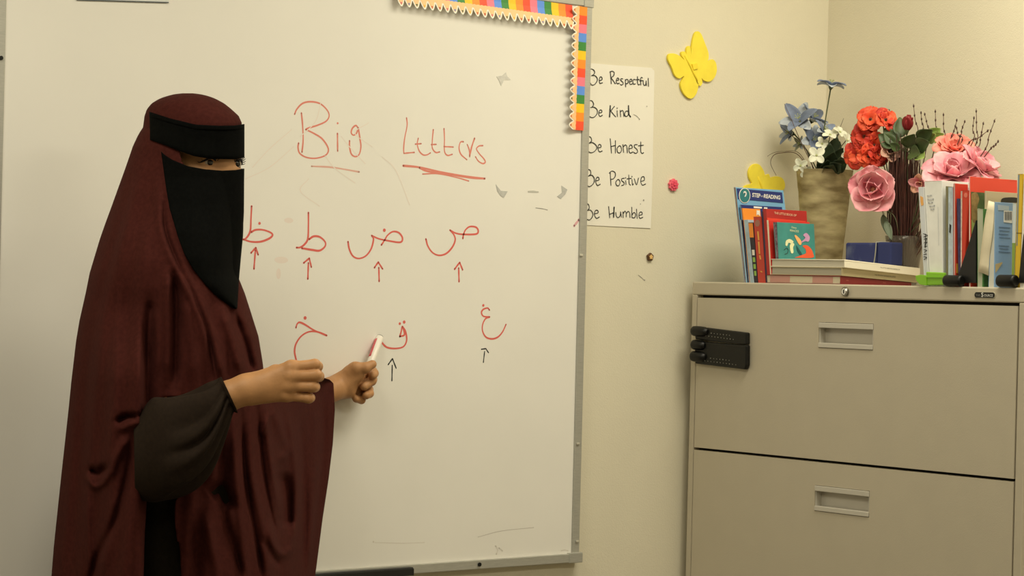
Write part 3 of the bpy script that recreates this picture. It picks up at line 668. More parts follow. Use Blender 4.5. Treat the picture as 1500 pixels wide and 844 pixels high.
R2, zb_, zfb, yb_, c2 = lying_book('beige spined handbook in the middle of the lying stack', 1130, 1233.5, 391.8, za_, zfa, .85, m_('beige_spine_shaded', (178, 166, 130)), mp_dark, Dp)  # beige darkened to paint the shade under the top book
R3, zc_, zfc, yc_, c3 = lying_book('white spined handbook on top of the lying stack', 1129.5, 1237.5, 380.2, zb_, zfb, 1.0, m_('cream_white_spine', (238, 232, 214)), mp_grey, Dp-.005)
def side_text(root, txt, yside, px, c, size, m):
    P = onY(px, 395, yside-.0006); P[2] = c[0](P[0]); a = c[1]
    text_mesh(txt, size, P, (math.cos(a), 0, math.sin(a)), (-math.sin(a), 0, math.cos(a)), m, 'spine_lettering', root)
m_txt = m_('spine_print', (110, 104, 92)); m_txt2 = m_('spine_print_dark', (70, 64, 54))
side_text(R3, 'The LITTLE, BROWN HANDBOOK', yc_, 1304, c3, .0042, m_txt); side_text(R2, 'THE BROWN HANDBOOK SERIES', yb_, 1297, c2, .0045, m_txt2)
side_text(R1, 'Kline', ya_, 1242, c1, .0036, m_('dim_gold', (190, 120, 100))); side_text(R1, 'Brown', ya_, 1296, c1, .0032, MATS['dim_gold'])
mp_ = lambda a, b: a+(b-a)*.72
ZBOX = mp_(zc_, zfc)+.0005

# small children's books standing on the stack
R, g = upright_book('dark red book with The Little Book title showing above the teal board book', 1123.5, 1128, 1117, 1122.5, 306, 398.5, .112, m_('crimson_cover', (178, 44, 40)), None, base=za_, group='small upright books on the lying stack', rpx=1181.5)
cover_patch(R, g, [(1123, 319), (1180, 324), (1181, 334), (1124, 330)], m_('scarlet_cover', (226, 66, 48)), 'cover_band')
text_mesh('THE LITTLE BOOK OF', .0072, on_cover(g, 1150, 314)+np.array([0, -.0012, 0]), (1, 0, -.045), (0, 0, 1), m_('title_cream', (240, 214, 180)), 'cover_lettering', R)
R, g = upright_book('red board book with thick cream edge behind the teal board book', 1124.5, 1130.5, 1119.5, 1126.5, 322.5, 397.5, .100, m_('bright_red_cover', (222, 52, 44)), m_('cream_edge', (236, 226, 200)), base=za_, group='small upright books on the lying stack', rpx=1186)
R, g = upright_book('small teal board book with an orange swirl on its cover', 1136.3, 1140.8, 1132.5, 1138.5, 325.5, 379, .094, m_('teal_cover', (62, 138, 134), var=.1, vscale=25), m_('patterned_spine', (120, 104, 120), var=.5, vscale=140), base=zc_, group='small upright books on the lying stack', rpx=1192.5)
zt8 = lambda p: Z(1120, 300, 8.44, p)
cream = m_('cream_ink', (226, 226, 180)); cor = m_('coral_print', (226, 92, 56)); lil = m_('lilac_print', (196, 150, 190)); peach = m_('peach_print', (238, 176, 110)); dkt = m_('dark_teal_print', (30, 82, 84))
cover_patch(R, g, [tuple(q) for q in cr(zt8([(370,655),(450,625),(510,600),(505,550),(470,510),(520,500),(570,540),(598,600),(590,655),(370,655)]), 5)], cor, 'cover_swirl')
cover_patch(R, g, [tuple(q) for q in cr(zt8([(255,500),(265,445),(310,425),(355,455),(330,480),(295,470),(275,510),(255,500)]), 5)], cream, 'cover_swirl', off=.0003)
cover_patch(R, g, [tuple(q) for q in cr(zt8([(315,560),(312,500),(340,470),(365,490),(350,530),(355,590),(330,600),(315,560)]), 5)], cream, 'cover_swirl', off=.0003)
cover_patch(R, g, [tuple(q) for q in cr(zt8([(368,385),(385,375),(440,430),(455,480),(430,495),(395,440),(368,385)]), 5)], peach, 'cover_shape', off=.0003)
cover_patch(R, g, [tuple(q) for q in cr(zt8([(455,470),(500,450),(540,455),(555,400),(515,350),(475,375),(500,410),(450,460),(455,470)]), 5)], lil, 'cover_shape', off=.0006)
cover_patch(R, g, [tuple(q) for q in cr(zt8([(390,500),(420,540),(460,610),(430,615),(400,560),(390,500)]), 5)], dkt, 'cover_shape', off=.0002)
mb = MB()
q = [on_cover(g, a, b)+np.array([0, -.0004, 0]) for a, b in cr(zt8([(240,560),(270,535),(290,560),(280,600),(250,610)]), 5)]
mb.tube(q, .0006, 6); mb.build('cover_swirl', m_('black_print', (30, 36, 40)), R)
text_mesh('Disney', .0058, on_cover(g, 1162.5, 333.5)+np.array([0, -.0012, 0]), (1, 0, -.07), (0, 0, 1), cream, 'cover_lettering', R)
text_mesh('PRINCESS', .0066, on_cover(g, 1163, 338.5)+np.array([0, -.0012, 0]), (1, 0, -.04), (0, 0, 1), cream, 'cover_lettering', R)

# ---- ceramic pot
XV = -.155
def pot_profile():
    pr = []
    c0 = onX(1208, 250, XV); ztop = c0[2]; sc_ = np.linalg.norm(c0-CAM)/FPX
    rt, rb = 41*sc_, 25.5*sc_; h = ztop-TOP
    prof = [(0, 0.0), (rb*.96, 0.0), (rb, .004)]
    for u in np.linspace(.05, 1, 26):
        r = rb+(rt-rb)*u**1.15
        for lvl in (.18, .38, .60, .80): r -= .0017*math.exp(-((u-lvl)/.012)**2)
        prof.append((r, h*u))
    prof += [(rt+.001, h+.001), (rt-.004, h+.001), (rt-.007, h-.012), (0, h-.014)]
    return c0, prof, ztop, rt
c0, prof, zpot, rpot = pot_profile()
m_pot = mat('weathered_pot_glaze', (120, 104, 66), .65, rgb2=(194, 180, 136), vscale=12, vstretch=(1, 1, 3.2), detail=9, ramp=(.33, .68), bump=.3, bscale=120)
pot = thing('ceramic_pot', 'tapered tan ceramic pot holding blue and white artificial flowers', 'pot', (c0[0], c0[1], TOP))
MB().lathe(prof[:-2], (c0[0], c0[1], TOP), 48).build('body', m_pot, pot)
MB().lathe([(0, zpot-TOP-.012), (rpot-.007, zpot-TOP-.012)], (c0[0], c0[1], TOP), 32).build('foam_filling', m_('dark_moss', (44, 46, 36), rough=.9), pot)
PT = np.array([c0[0], c0[1], zpot])
# ---- flower building
def frame_of(axis, roll=0.0):
    a = np.array(axis, float); a /= np.linalg.norm(a)
    t = np.array([0, 0, 1.]) if abs(a[2]) < .9 else np.array([1., 0, 0])
    e1 = np.cross(t, a); e1 /= np.linalg.norm(e1); e2 = np.cross(a, e1)
    c, s_ = math.cos(roll), math.sin(roll); return a, e1*c+e2*s_, e2*c-e1*s_
def petal(mb, base, axis, out, L, W, open_, curl, cup=.25, mi=0, tip=1.0, nu=8, nv=7, ruffle=0, broad=.55):
    """petal leaving base; axis = flower axis, out = outward direction; open_ angle from the axis, curl = extra bend along the length"""
    a = np.array(axis, float); o = np.array(out, float); side = np.cross(a, o); P = []; p = np.array(base, float); ang = open_
    for i in range(nu+1):
        u = i/nu
        d = a*math.cos(ang)+o*math.sin(ang); nrm = o*math.cos(ang)-a*math.sin(ang)
        if i: p = p+d*(L/nu)
        wd = W*.5*(math.sin(math.pi*min(.97, max(.06, u**broad*.94)))**.75) if tip == 1.0 else W*.5*math.sin(math.pi*min(.985, .05+.93*u**broad))**tip
        row = []
        for j in range(nv):
            v = j/(nv-1)*2-1
            rf = ruffle*L*u*math.sin(v*7+L*900)*.5
            row.append(p+side*wd*v-nrm*(cup*wd*v*v*1.2-rf))
        P.append(row); ang += curl/nu
    mb.grid(P, mi=mi)
def stem(pts, r, m, name, parent, n=7):
    q = cr(pts, 6); rr = np.linspace(r*1.1, r*.8, len(q)); return MB().tube(q, rr, n).build(name, m, parent)
m_stem = m_('green_stem', (84, 92, 62), rough=.6); m_bstem = m_('brown_twig', (92, 70, 52), rough=.7)
m_lily = mat('dusty_blue_petal', (126, 138, 164), .7, var=.14, vscale=60); m_lilyL = mat('pale_blue_petal', (182, 190, 200), .7, var=.08, vscale=60)
m_wht = mat('cream_white_petal', (228, 230, 210), .7, var=.05, vscale=80); m_ctr = m_('pale_green_centre', (180, 186, 130))
m_leaf = mat('dark_green_leaf', (52, 66, 44), .55, var=.25, vscale=40); m_leaf2 = mat('mid_green_leaf', (96, 116, 62), .55, var=.2, vscale=40); m_leafL = mat('light_green_leaf', (160, 182, 100), .6, var=.12, vscale=40)
def toward(a, b):
    d = np.array(b, float)-np.array(a, float); return d/np.linalg.norm(d)
VIEW = -FWD
def lily(label, px, py, dx, axis, size, n=6, name='artificial_lily', opens=1.0, curl=.6, root_px=None, group='dusty blue artificial lilies', m=None, width=.42, sx=0, second=True, hide_stem=False):
    H = onX(px, py, XV+dx); t = thing(name, label, 'artificial flower', H-np.array([0, 0, .0]), group)
    a, e1, e2 = frame_of(axis, .3); base = H
    for k in range(n):
        q = 2*math.pi*k/n; o_ = e1*math.cos(q)+e2*math.sin(q); mb = MB()
        petal(mb, base, a, o_, size*(1 if k % 2 == 0 else .9), size*width, opens*(.75 if k % 2 == 0 else .95), curl, cup=.35, tip=.62, broad=.85)
        mb.build('petal', (m or m_lily) if k % 2 == 0 else m_lilyL, t, solid=.0006, recalc=False)
    mb = MB()
    for k in range(6):
        q = 2*math.pi*k/6+.4; tip_ = base+a*size*.42+(e1*math.cos(q)+e2*math.sin(q))*size*.12
        mb.tube([base, base+a*size*.25, tip_], .0006, 5); mb.ball(tip_, .0013, n=5)
    mb.build('stamens', m_ctr, t)
    MB().tube([base-a*size*.16, base-a*size*.05, base+a*size*.04], [.0018, .0045, .0065], 10).build('calyx', m_stem, t)
    rp = root_px if root_px is not None else PT+np.array([random.uniform(-.02, .02), random.uniform(-.02, .02), -.011])
    stem([base-a*size*.14, base-a*size*.14+(rp-base)*.35+np.array([0, 0, .006]), rp], .0016, m_stem, 'stem', t)
    return t
UPW = np.array([0, 0, 1.]); RT = RGT
lily('single pale blue lily held high above the pot on a long stem', 1217, 128, 0.0, UPW*.95+RT*.12+VIEW*.10, .041, 6, opens=1.05, curl=1.0, root_px=PT+np.array([-.012, .012, -.011]), group=None, width=.62)
lily('dusty blue lily facing left at the upper left of the pot flowers', 1172, 179, -.025, UPW*.55-RT*.35+VIEW*.75, .056, 6, opens=1.2, curl=.25, width=.5)
lily('dusty blue lily facing up right behind the upper left lily', 1188, 178, .005, UPW*.75+RT*.5+VIEW*.35, .050, 6, opens=1.1, curl=.3, width=.5)
lily('dusty blue lily low in the middle above the pot rim', 1190, 206, -.01, UPW*.25+RT*.25+VIEW*.9, .043, 6, opens=1.15, curl=.35, width=.52)
lily('small greyish lily low at the left above the white blossoms', 1174, 212, .01, UPW*.2-RT*.6+VIEW*.5, .024, 6, opens=1.1, curl=.3, m=mat('grey_green_petal', (170, 172, 150), .7))
lily('dusty blue lily at the far left of the pot flowers, turned towards the wall', 1161, 196, -.01, UPW*.2-RT*.9+VIEW*.45, .040, 6, opens=1.0, curl=.3, width=.45)
lily('dusty blue lily tucked between the middle lily and the leaf spray', 1206, 194, .0, UPW*.6+RT*.35+VIEW*.55, .036, 6, opens=1.1, curl=.4, width=.48)
def blossom(label, px, py, dx, axis, size, group='small white blossoms in the pot'):
    H = onX(px, py, XV+dx); t = thing('artificial_blossom', label, 'artificial flower', H, group)
    a, e1, e2 = frame_of(axis, random.uniform(0, 1))
    for k in range(4):
        q = 2*math.pi*k/4+.3; o_ = e1*math.cos(q)+e2*math.sin(q); mb = MB()
        petal(mb, H, a, o_, size*1.4, size*1.05, 1.3, .25, cup=.3, tip=.5, broad=1.15); mb.build('petal', m_wht, t, solid=.0005, recalc=False)
    MB().ball(H+a*.0015, .0028, n=7).build('centre', m_ctr, t)
    rp = PT+np.array([random.uniform(-.025, .02), random.uniform(-.025, .025), -.011]); stem([H-a*.002, (H+rp)/2-a*.006, rp], .001, m_stem, 'stem', t)
for (px, py, dx, ax, s_, lab) in [
    (1196, 228, -.06, VIEW+UPW*.2, .0165, 'white four petalled blossom hanging over the middle of the pot rim'), (1173, 243, -.055, VIEW-RT*.5, .014, 'white blossom drooping over the left of the pot rim'),
    (1180, 251, -.06, VIEW-UPW*.4, .012, 'lowest white blossom overlapping the pot rim'), (1204, 211, -.03, VIEW+RT*.2+UPW*.4, .013, 'white blossom right above the hanging blossom'),
    (1216, 198, -.02, UPW+VIEW*.7, .015, 'white blossom near the top of the leaf spray'), (1230, 194, .0, UPW*.6+VIEW*.5+RT*.4, .014, 'white blossom behind the leaf spray'),
    (1240, 206, .0, RT+VIEW*.7+UPW*.3, .015, 'white blossom at the right edge next to the red flowers'), (1238, 226, -.02, RT*.8+VIEW, .012, 'white blossom low at the right above the pot rim')]:
    blossom(lab, px, py, dx, ax, s_)
# leaf spray
def leaf_spray(name, label, P0, tips, size, m, catg='artificial leaves', group=None, stem_m=None, width=.34, root=None):
    t = thing(name, label, catg, P0, group)
    if root is not None: stem([root, (root+P0)/2+np.array([.002, .002, 0]), P0], .0014, m_stem, 'stem', t)
    for tp in tips:
        tp = np.array(tp, float); d = tp-P0; L = np.linalg.norm(d); d /= L
        e = np.cross(d, VIEW); e /= np.linalg.norm(e); o_ = np.cross(e, d); ll = min(L*.78, size)
        b = tp-d*ll; stem([P0, P0+(b-P0)*.5+np.array([0, 0, .003]), b], .0009, stem_m or m_stem, 'stem', t, 5)
        mb = MB(); petal(mb, b, d, -o_, ll, ll*width*2, .12, -.25, cup=.3, tip=.9, broad=.75); mb.build('leaf', m, t, solid=.0005, recalc=False)
    return t
P0 = PT+np.array([-.01, -.012, -.01])
leaf_spray('leaf_spray', 'spray of dark pointed green leaves at the right of the pot', P0, [onX(1226, 200, XV-.01), onX(1216, 210, XV-.025), onX(1238, 216, XV-.015), onX(1241, 236, XV-.03), onX(1222, 222, XV-.04), onX(1209, 220, XV-.01), onX(1230, 207, XV+.01), onX(1200, 226, XV-.03), onX(1212, 234, XV-.05), onX(1232, 240, XV-.05), onX(1196, 240, XV-.05), onX(1221, 241, XV-.055), onX(1207, 246, XV-.055)], .05, m_leaf)
def twig(label, pts, r, m, group='thin twigs in the pot', knots=False, name='artificial_twig'):
    q = cr(pts, 7); t = thing(name, label, 'artificial twig', q[0], group)
    MB().tube(q, np.linspace(r, r*.45, len(q)), 6).build('stalk', m, t)
    if knots:
        mb = MB()
        for k in range(3, len(q), 4): mb.ball(q[k], r*1.25, n=5, sc3=(1, 1, 1.8))
        mb.build('buds', m_('twig_buds', (70, 48, 40)), t)
X_ = lambda a, b, dx=0: onX(a, b, XV+dx)
twig('thin dark tendril looping down at the far left of the pot', [PT+np.array([-.02, .02, -.01]), X_(1168, 226, -.04), X_(1145, 224, -.05), X_(1133, 228, -.05), X_(1129, 240, -.05), X_(1137, 257, -.05)], .0012, m_bstem)
twig('thin pale tendril arching out to the far left of the pot', [PT+np.array([-.02, .02, -.01]), X_(1170, 224, -.03), X_(1148, 222, -.04), X_(1133, 224, -.04), X_(1118, 233, -.04)], .0008, m_bstem)
twig('short brown stick pointing left from the pot', [PT+np.array([-.015, .015, -.01]), X_(1180, 218, -.04), X_(1160, 199, -.05), X_(1143, 185, -.05)], .0014, m_('dark_twig', (60, 48, 40)))
twig('thin stick leaning left in front of the upper left lily', [PT+np.array([-.015, .01, -.01]), X_(1172, 205, -.05), X_(1158, 172, -.055), X_(1149, 152, -.055)], .0011, m_bstem)
twig('thin grey stick standing right of the pot lilies', [PT+np.array([.01, -.01, -.01]), X_(1226, 200, .02), X_(1231, 186, .02), X_(1236, 173, .02)], .0013, m_('grey_twig', (130, 122, 106)))

# ---- blue pouch behind the stack
m_blue = mat('blue_printed_fabric', (36, 46, 100), .75, rgb2=(92, 102, 128), vscale=30, detail=5, ramp=(.5, .8)); m_pip = m_('grey_piping', (150, 150, 140))
XO = -.262
ybl, ybr = onX(1238, 370, XO)[1], onX(1305, 370, XO)[1]; zbx = onX(1265, 355.5, XO)[2]; ymid = onX(1284, 360, XO)[1]
bx = thing('fabric_box', 'blue printed fabric box lying on the stacked books between pot and glass vase', 'box', (XO+.02, (ybl+ybr)/2, ZBOX))
MB().box((XO, ymid+.0015, ZBOX), (XO+.04, ybl, zbx)).build('printed_panel', m_blue, bx, bevel=.004)
MB().box((XO, ybr, ZBOX), (XO+.04, ymid-.0015, zbx+.001)).build('plain_panel', m_('plain_blue_fabric', (30, 42, 96), rough=.75), bx, bevel=.004)
q = [np.array((XO-.0015, ymid+.006*(1-u)**2, ZBOX+.001+(zbx-ZBOX)*u)) for u in np.linspace(0, 1, 8)]+[np.array((XO+.02, ymid, zbx+.002)), np.array((XO+.04, ymid, zbx+.002))]
MB().tube(q, .0014, 7).build('piping', m_pip, bx)

# ---- smoky glass vase with twigs
XG = -.150
g0 = onX(1324, 388, XG); gs = np.linalg.norm(g0-CAM)/FPX
m_glass = mat('smoky_glass', (150, 140, 128), .12, trans=.75, alpha=.62, var=.12, vscale=30, vstretch=(1, 1, .3))
gz1 = onX(1324, 346, XG)[2]; gh = gz1-TOP; rb_, rt_ = 18*gs, 28*gs
gl = thing('glass_vase', 'smoky glass vase holding red and pink artificial flowers and a bundle of dark twigs', 'vase', (g0[0], g0[1], TOP))
MB().lathe([(0, 0), (rb_, 0), (rb_+.001, .003)]+[(rb_+(rt_-rb_)*u, gh*u) for u in np.linspace(.1, 1, 9)]+[(rt_-.0025, gh), (rb_+(rt_-rb_)*.2-.0025, gh*.2), (0, gh*.14)], (g0[0], g0[1], TOP), 36).build('body', m_glass, gl)
GT = np.array([g0[0], g0[1], gz1]); GB = np.array([g0[0], g0[1], TOP+.012])
# bundle of dark red twigs (countless fine stems): one bound bundle
bun = thing('twig_bundle', 'bundle of fine dark red twigs standing in the glass vase', 'dried twigs', GB)
bun['kind'] = 'stuff'
mb = MB(); rnd = random.Random(3)
m_tw = mat('dark_red_twig', (72, 36, 28), .6, var=.3, vscale=30)
for k in range(150):
    q0 = rnd.uniform(0, 6.283); r0 = .010*math.sqrt(rnd.random()); r1 = .037*math.sqrt(rnd.random())
    b = GB+np.array([r0*math.cos(q0), r0*math.sin(q0), 0]); q1 = q0+rnd.uniform(-.4, .4)
    tz = onX(1315, rnd.uniform(196, 262), XG)[2]; lean = np.array([.0, .0075, 0])
    tpt = np.array([g0[0]+r1*math.cos(q1), g0[1]+r1*math.sin(q1)-.0, tz])+lean*1.0
    mid = (b+tpt)/2+np.array([rnd.uniform(-.006, .006), rnd.uniform(-.006, .006), 0])+np.array([(r1*math.cos(q1))*.28, (r1*math.sin(q1))*.28, 0])
    mb.tube(cr([b, mid, tpt], 4), [.0019, .0018, .0017, .0016, .0015, .0013, .0011, .0009, .0007][:len(cr([b, mid, tpt], 4))], 5, caps=False)
mb.build('stems', m_tw, bun)
XW = XG
Xg = lambda a, b, dx=0: onX(a, b, XG+dx)
SPR = [((1312, 192), (1302, 160)), ((1345, 200), (1338, 152)), ((1352, 195), (1349, 163)), ((1372, 205), (1370, 160)), ((1383, 210), (1382, 165)), ((1392, 205), (1402, 174)), ((1405, 205), (1414, 176)),
       ((1408, 210), (1401, 186)), ((1424, 210), (1427, 170)), ((1428, 215), (1430, 159)), ((1430, 222), (1441, 178)), ((1440, 224), (1458, 174)), ((1448, 222), (1463, 206)), ((1360, 200), (1354, 165)), ((1416, 214), (1449, 190))]
places = ['above the red flowers', 'nearest the dark red rosebud', 'right beside the rosebud', 'left of the salmon rose', 'just above the salmon rose', 'with a forked look above the rose', 'right of the forked twig', 'short one in front of the salmon rose', 'left of the tallest twig', 'the tallest of the bare twigs', 'right of the tallest twig', 'second from the right end', 'lowest one at the right end', 'among the pale green leaves', 'slanting behind the pair of tall twigs']
for (a, b), pl in zip(SPR, places):
    b0 = GB+np.array([rnd.uniform(-.006, .006), rnd.uniform(-.006, .006), .02])
    twig('bare budded twig in the glass vase, '+pl, [b0, (b0*.45+Xg(*a)*.55)+np.array([0, 0, .01]), Xg(*a), Xg((a[0]+b[0])/2+rnd.uniform(-1.5, 1.5), (a[1]+b[1])/2), Xg(*b)], .0016, m_('budded_twig', (100, 74, 62), rough=.7), 'bare twigs in the glass vase', True)
# red flowers
m_ro = mat('orange_red_petal', (232, 74, 44), .6, rgb2=(244, 104, 62), vscale=50); m_rd = mat('deep_red_petal', (190, 44, 32), .6, rgb2=(222, 70, 44), vscale=50); m_bud = mat('dark_red_bud', (140, 28, 34), .55, var=.15, vscale=60)
m_pk = mat('pink_petal', (232, 152, 164), .6, rgb2=(244, 186, 190), vscale=45); m_pk2 = mat('deep_pink_petal', (222, 132, 148), .6, rgb2=(238, 170, 178), vscale=45); m_sal = mat('salmon_petal', (238, 128, 116), .6, rgb2=(248, 160, 140), vscale=45)
def layered(label, px, py, dx, axis, layers, mats_, name, group, ctr=None, calyx=True, roll=0.0, ruffle=.06, sway=(0, 0, 0)):
    """layers: (n petals, length, width, opening, curl, radius of attachment)"""
    H = Xg(px, py, dx); t = thing(name, label, 'artificial flower', H, group); a, e1, e2 = frame_of(axis, roll)
    for li, (n, L, W, op, cu, ra) in enumerate(layers):
        for k in range(n):
            q = 2*math.pi*(k+.5*(li % 2))/n+.35*li; o_ = e1*math.cos(q)+e2*math.sin(q); mb = MB()
            petal(mb, H+o_*ra-a*.002*li, a, o_, L*random.uniform(.93, 1.07), W, op+random.uniform(-.1, .1), cu, cup=.32, tip=.45, broad=.95, ruffle=ruffle)
            mb.build('petal', mats_[(li+k) % len(mats_)], t, solid=.0006, recalc=False)
    if ctr: MB().ball(H+a*.004, ctr[1], n=8).build('centre', ctr[0], t)
    if calyx: MB().tube([H-a*.012, H-a*.004, H+a*.001], [.0018, .004, .005], 9).build('calyx', m_stem, t)
    b0 = GT+np.array([rnd.uniform(-.01, .01), rnd.uniform(-.01, .01), -.012]); stem([H-a*.01, H-a*.02+(b0-H)*.4, b0], .0014, m_stem, 'stem', t)
    return t
RED = 'orange red artificial flowers'
red_l = [(5, .030, .036, 1.05, .8, .003), (4, .022, .028, .5, .9, .002)]
m_dkc = m_('dark_flower_centre', (92, 30, 26))
for (px, py, dx, ax, s_, ms, lab, ro) in [
    (1275, 175, -.03, VIEW+UPW*.35-RT*.2, 1.0, [m_ro], 'orange red flower at the top left of the red cluster', .2), (1297, 176, -.02, VIEW*.8+UPW*.5+RT*.4, .95, [m_ro, m_rd], 'orange red flower at the top right of the red cluster', 1.0),
    (1266, 200, -.035, VIEW-RT*.5+UPW*.2, 1.0, [m_rd], 'deep red flower under the top left one', .6), (1281, 213, -.03, VIEW+RT*.2, .95, [m_rd, m_ro], 'deep red flower in the middle of the red cluster', .1),
    (1256, 228, -.04, VIEW-RT*.6-UPW*.1, 1.0, [m_ro, m_rd], 'orange red flower at the lower left edge of the cluster', .8), (1272, 229, -.045, VIEW-UPW*.1, .9, [m_ro], 'bright orange red flower low in front of the cluster', .5),
    (1286, 228, -.03, VIEW+RT*.3, .85, [m_rd], 'deep red flower low at the right of the cluster', .3)]:
    layered(lab, px, py, dx, ax, [(n, L*s_, W*s_, o_, c_, r_) for n, L, W, o_, c_, r_ in red_l], ms, 'artificial_flower', RED, (m_dkc, .0028), roll=ro, ruffle=.22)
layered('dark red rosebud at the top of the vase flowers', 1329, 190, -.02, UPW+RT*.05+VIEW*.2, [(5, .030, .026, .25, -.15, .004), (3, .034, .022, .08, -.1, .001)], [m_bud], 'artificial_rosebud', None)
PNK = 'large pink artificial peonies'
layered('large pink peony hanging at the lower left of the glass vase', 1279, 278, -.07, VIEW*1.0-RT*.25+UPW*.12, [(5, .058, .072, 1.45, -.55, .004), (4, .052, .064, 1.05, -.75, .004), (3, .042, .052, .5, -.6, .003)], [m_pk, m_pk, m_pk2], 'artificial_peony', PNK, (m_('peony_centre', (206, 178, 130)), .006), roll=.4)
layered('large pink peony resting above the white folders', 1395, 256, -.06, UPW*.75+VIEW*.6-RT*.05, [(7, .066, .062, 1.3, .3, .005), (5, .054, .056, .9, .0, .004), (4, .04, .046, .45, -.4, .003)], [m_pk, m_pk2], 'artificial_peony', PNK, (MATS['peony_centre'], .006), roll=.1)
layered('pink peony at the far right above the red folder', 1432, 248, -.01, UPW*.65+RT*.55+VIEW*.4, [(6, .060, .056, 1.25, .2, .005), (5, .048, .05, .8, -.1, .004), (3, .036, .042, .4, -.4, .002)], [m_pk, m_pk2], 'artificial_peony', PNK, roll=.7)
layered('salmon pink rose behind the pink peonies', 1398, 219, .0, UPW*.75+VIEW*.75, [(8, .046, .036, 1.3, .3, .004), (7, .038, .034, .95, .1, .003), (6, .028, .028, .6, -.2, .002), (4, .018, .02, .25, -.3, .001)], [m_sal], 'artificial_rose', None, roll=.2)
layered('faded pink rose half hidden under the dark leaves', 1304, 222, -.02, VIEW+UPW*.3+RT*.1, [(6, .028, .026, 1.1, .1, .004), (5, .020, .02, .6, -.2, .002)], [mat('faded_pink_petal', (196, 138, 128), .65, rgb2=(214, 176, 150), vscale=40)], 'artificial_rose', None, roll=.5)
layered('small pink bud flower left of the white folders', 1348, 268, -.07, VIEW-RT*.5-UPW*.3, [(5, .026, .022, .7, .3, .003), (3, .02, .018, .3, .1, .001)], [m_pk2, mat('peach_petal', (232, 176, 150), .6)], 'artificial_flower', None, roll=.2)
# vase leaves
P0 = Xg(1321, 222, -.02)
leaf_spray('rose_leaves', 'dark green rose leaves around the rosebud', P0, [Xg(1287, 197, -.04), Xg(1296, 188, -.03), Xg(1366, 190, -.03), Xg(1362, 208, -.045), Xg(1318, 172, .0), Xg(1348, 226, -.05), Xg(1303, 210, -.05), Xg(1340, 196, -.04)], .05, mat('rose_leaf', (66, 84, 44), .5, var=.3, vscale=40), width=.36, root=GT+np.array([0, .006, -.01]))
leaf_spray('pale_leaves', 'light green leaves right of the rosebud', P0+np.array([.01, -.01, 0]), [Xg(1378, 188, .0), Xg(1371, 196, -.02), Xg(1383, 196, .0), Xg(1354, 232, -.05), Xg(1309, 183, .0)], .034, m_leafL, width=.42, root=GT+np.array([0, -.004, -.01]))
leaf_spray('long_leaf', 'long grey green leaf hanging beside the glass vase below the peony', Xg(1290, 300, -.05), [Xg(1306, 352, -.065), Xg(1300, 345, -.055)], .05, mat('grey_green_leaf', (92, 104, 82), .6), width=.17)
for k, (a, b, lab) in enumerate([((1290, 305), (1316, 338), 'upper thin green stem curling between peony and twigs'), ((1296, 300), (1302, 345), 'lower thin green stem hanging between peony and twigs')]):
    twig(lab, [Xg(*a, -.05), Xg((a[0]+b[0])/2+6, (a[1]+b[1])/2-6, -.055), Xg(*b, -.05), GT+np.array([0, .01, -.005])], .0009, m_stem, 'thin stems by the peony')

# ---- folders, books and file holder at the right
GRP = 'folders and books at the right end of the cabinet'
white_f = m_('white_folder', (232, 233, 232)); m_wp = mat('white_paper_stack', (236, 236, 230), .8, var=.04, vscale=9, vstretch=(1, 60, 1))
R, g = upright_book('white folder with handwritten black lettering up its spine, leftmost of the row', 1354.5, 1362, 1345, 1353.5, 274, 405, .20, white_f, m_('cool_white_spine', (214, 218, 224)), group=GRP, name='folder', cat='folder', paper=m_wp)
spine_patch(R, g, [(1348, 287), (1352, 289), (1353, 300), (1350, 302), (1348.5, 296)], m_('orange_sticker', (238, 176, 96)), 'sticker')
mb = MB(); zl = lambda p: Z(1340, 240, 4.567, p)
for s_ in ([(57,468),(85,480),(60,490)], [(62,505),(80,500),(70,520)], [(62,530),(82,525),(66,545)], [(64,555),(82,552)], [(62,575),(80,580),(64,592)], [(60,608),(80,604)], [(60,622),(80,628),(62,640)], [(72,470),(70,560)]):
    stroke(mb, zl(s_), 1.2, ('X', g['X0']-.0014))
mb.build('handwriting', m_blk, R, recalc=False)
R, g = upright_book('thick white paper folder second in the row, with faint grey writing', 1363, 1382, 1354, 1380, 265, 404, .20, white_f, m_('paper_white_spine', (238, 238, 234), var=.05, vscale=30), group=GRP, name='folder', cat='folder', paper=m_wp)
mb = MB()
for s_ in ([(85,215),(110,212)], [(88,240),(125,236)], [(92,262),(118,258)], [(100,285),(132,280)], [(108,305),(128,303)]): stroke(mb, zl(s_), 2.0, ('X', g['X0']-.0014))
stroke(mb, zl([(155,290),(158,420),(160,545)]), 1.0, ('X', g['X0']-.0014))
mb.build('faint_writing', m_('pale_grey_print', (206, 208, 210)), R, recalc=False)
def sheet_behind(name, label, pts, X0, m, catg, yoff=.004):
    """a stiff sheet standing parallel to the back wall, given by its picture outline at column pts[0]"""
    y0 = onX(pts[0][0], 400, X0)[1]; q = [onY(a, b, y0) for a, b in pts]; q = [np.array([p[0], p[1], p[2]]) for p in q]
    t = thing(name, label, catg, (np.mean([p[0] for p in q]), y0, TOP), GRP)
    return t, y0, q
R, g = upright_book('thin olive spined book right of the white folders', 1386.2, 1389, 1385.3, 1388.6, 273, 404, .17, m_('olive_cover', (128, 124, 92)), None, group=GRP)
R, g = upright_book('thin pale blue spined book right of the olive one', 1389.2, 1396.2, 1389, 1395.5, 274, 404, .17, m_('ice_blue_cover', (190, 204, 214)), mat('ice_blue_spine', (184, 198, 208), .6, var=.15, vscale=60), group=GRP)
spine_patch(R, g, [(1391, 328), (1393.5, 330), (1392.5, 342), (1390.5, 340)], m_blk, 'spine_lettering')
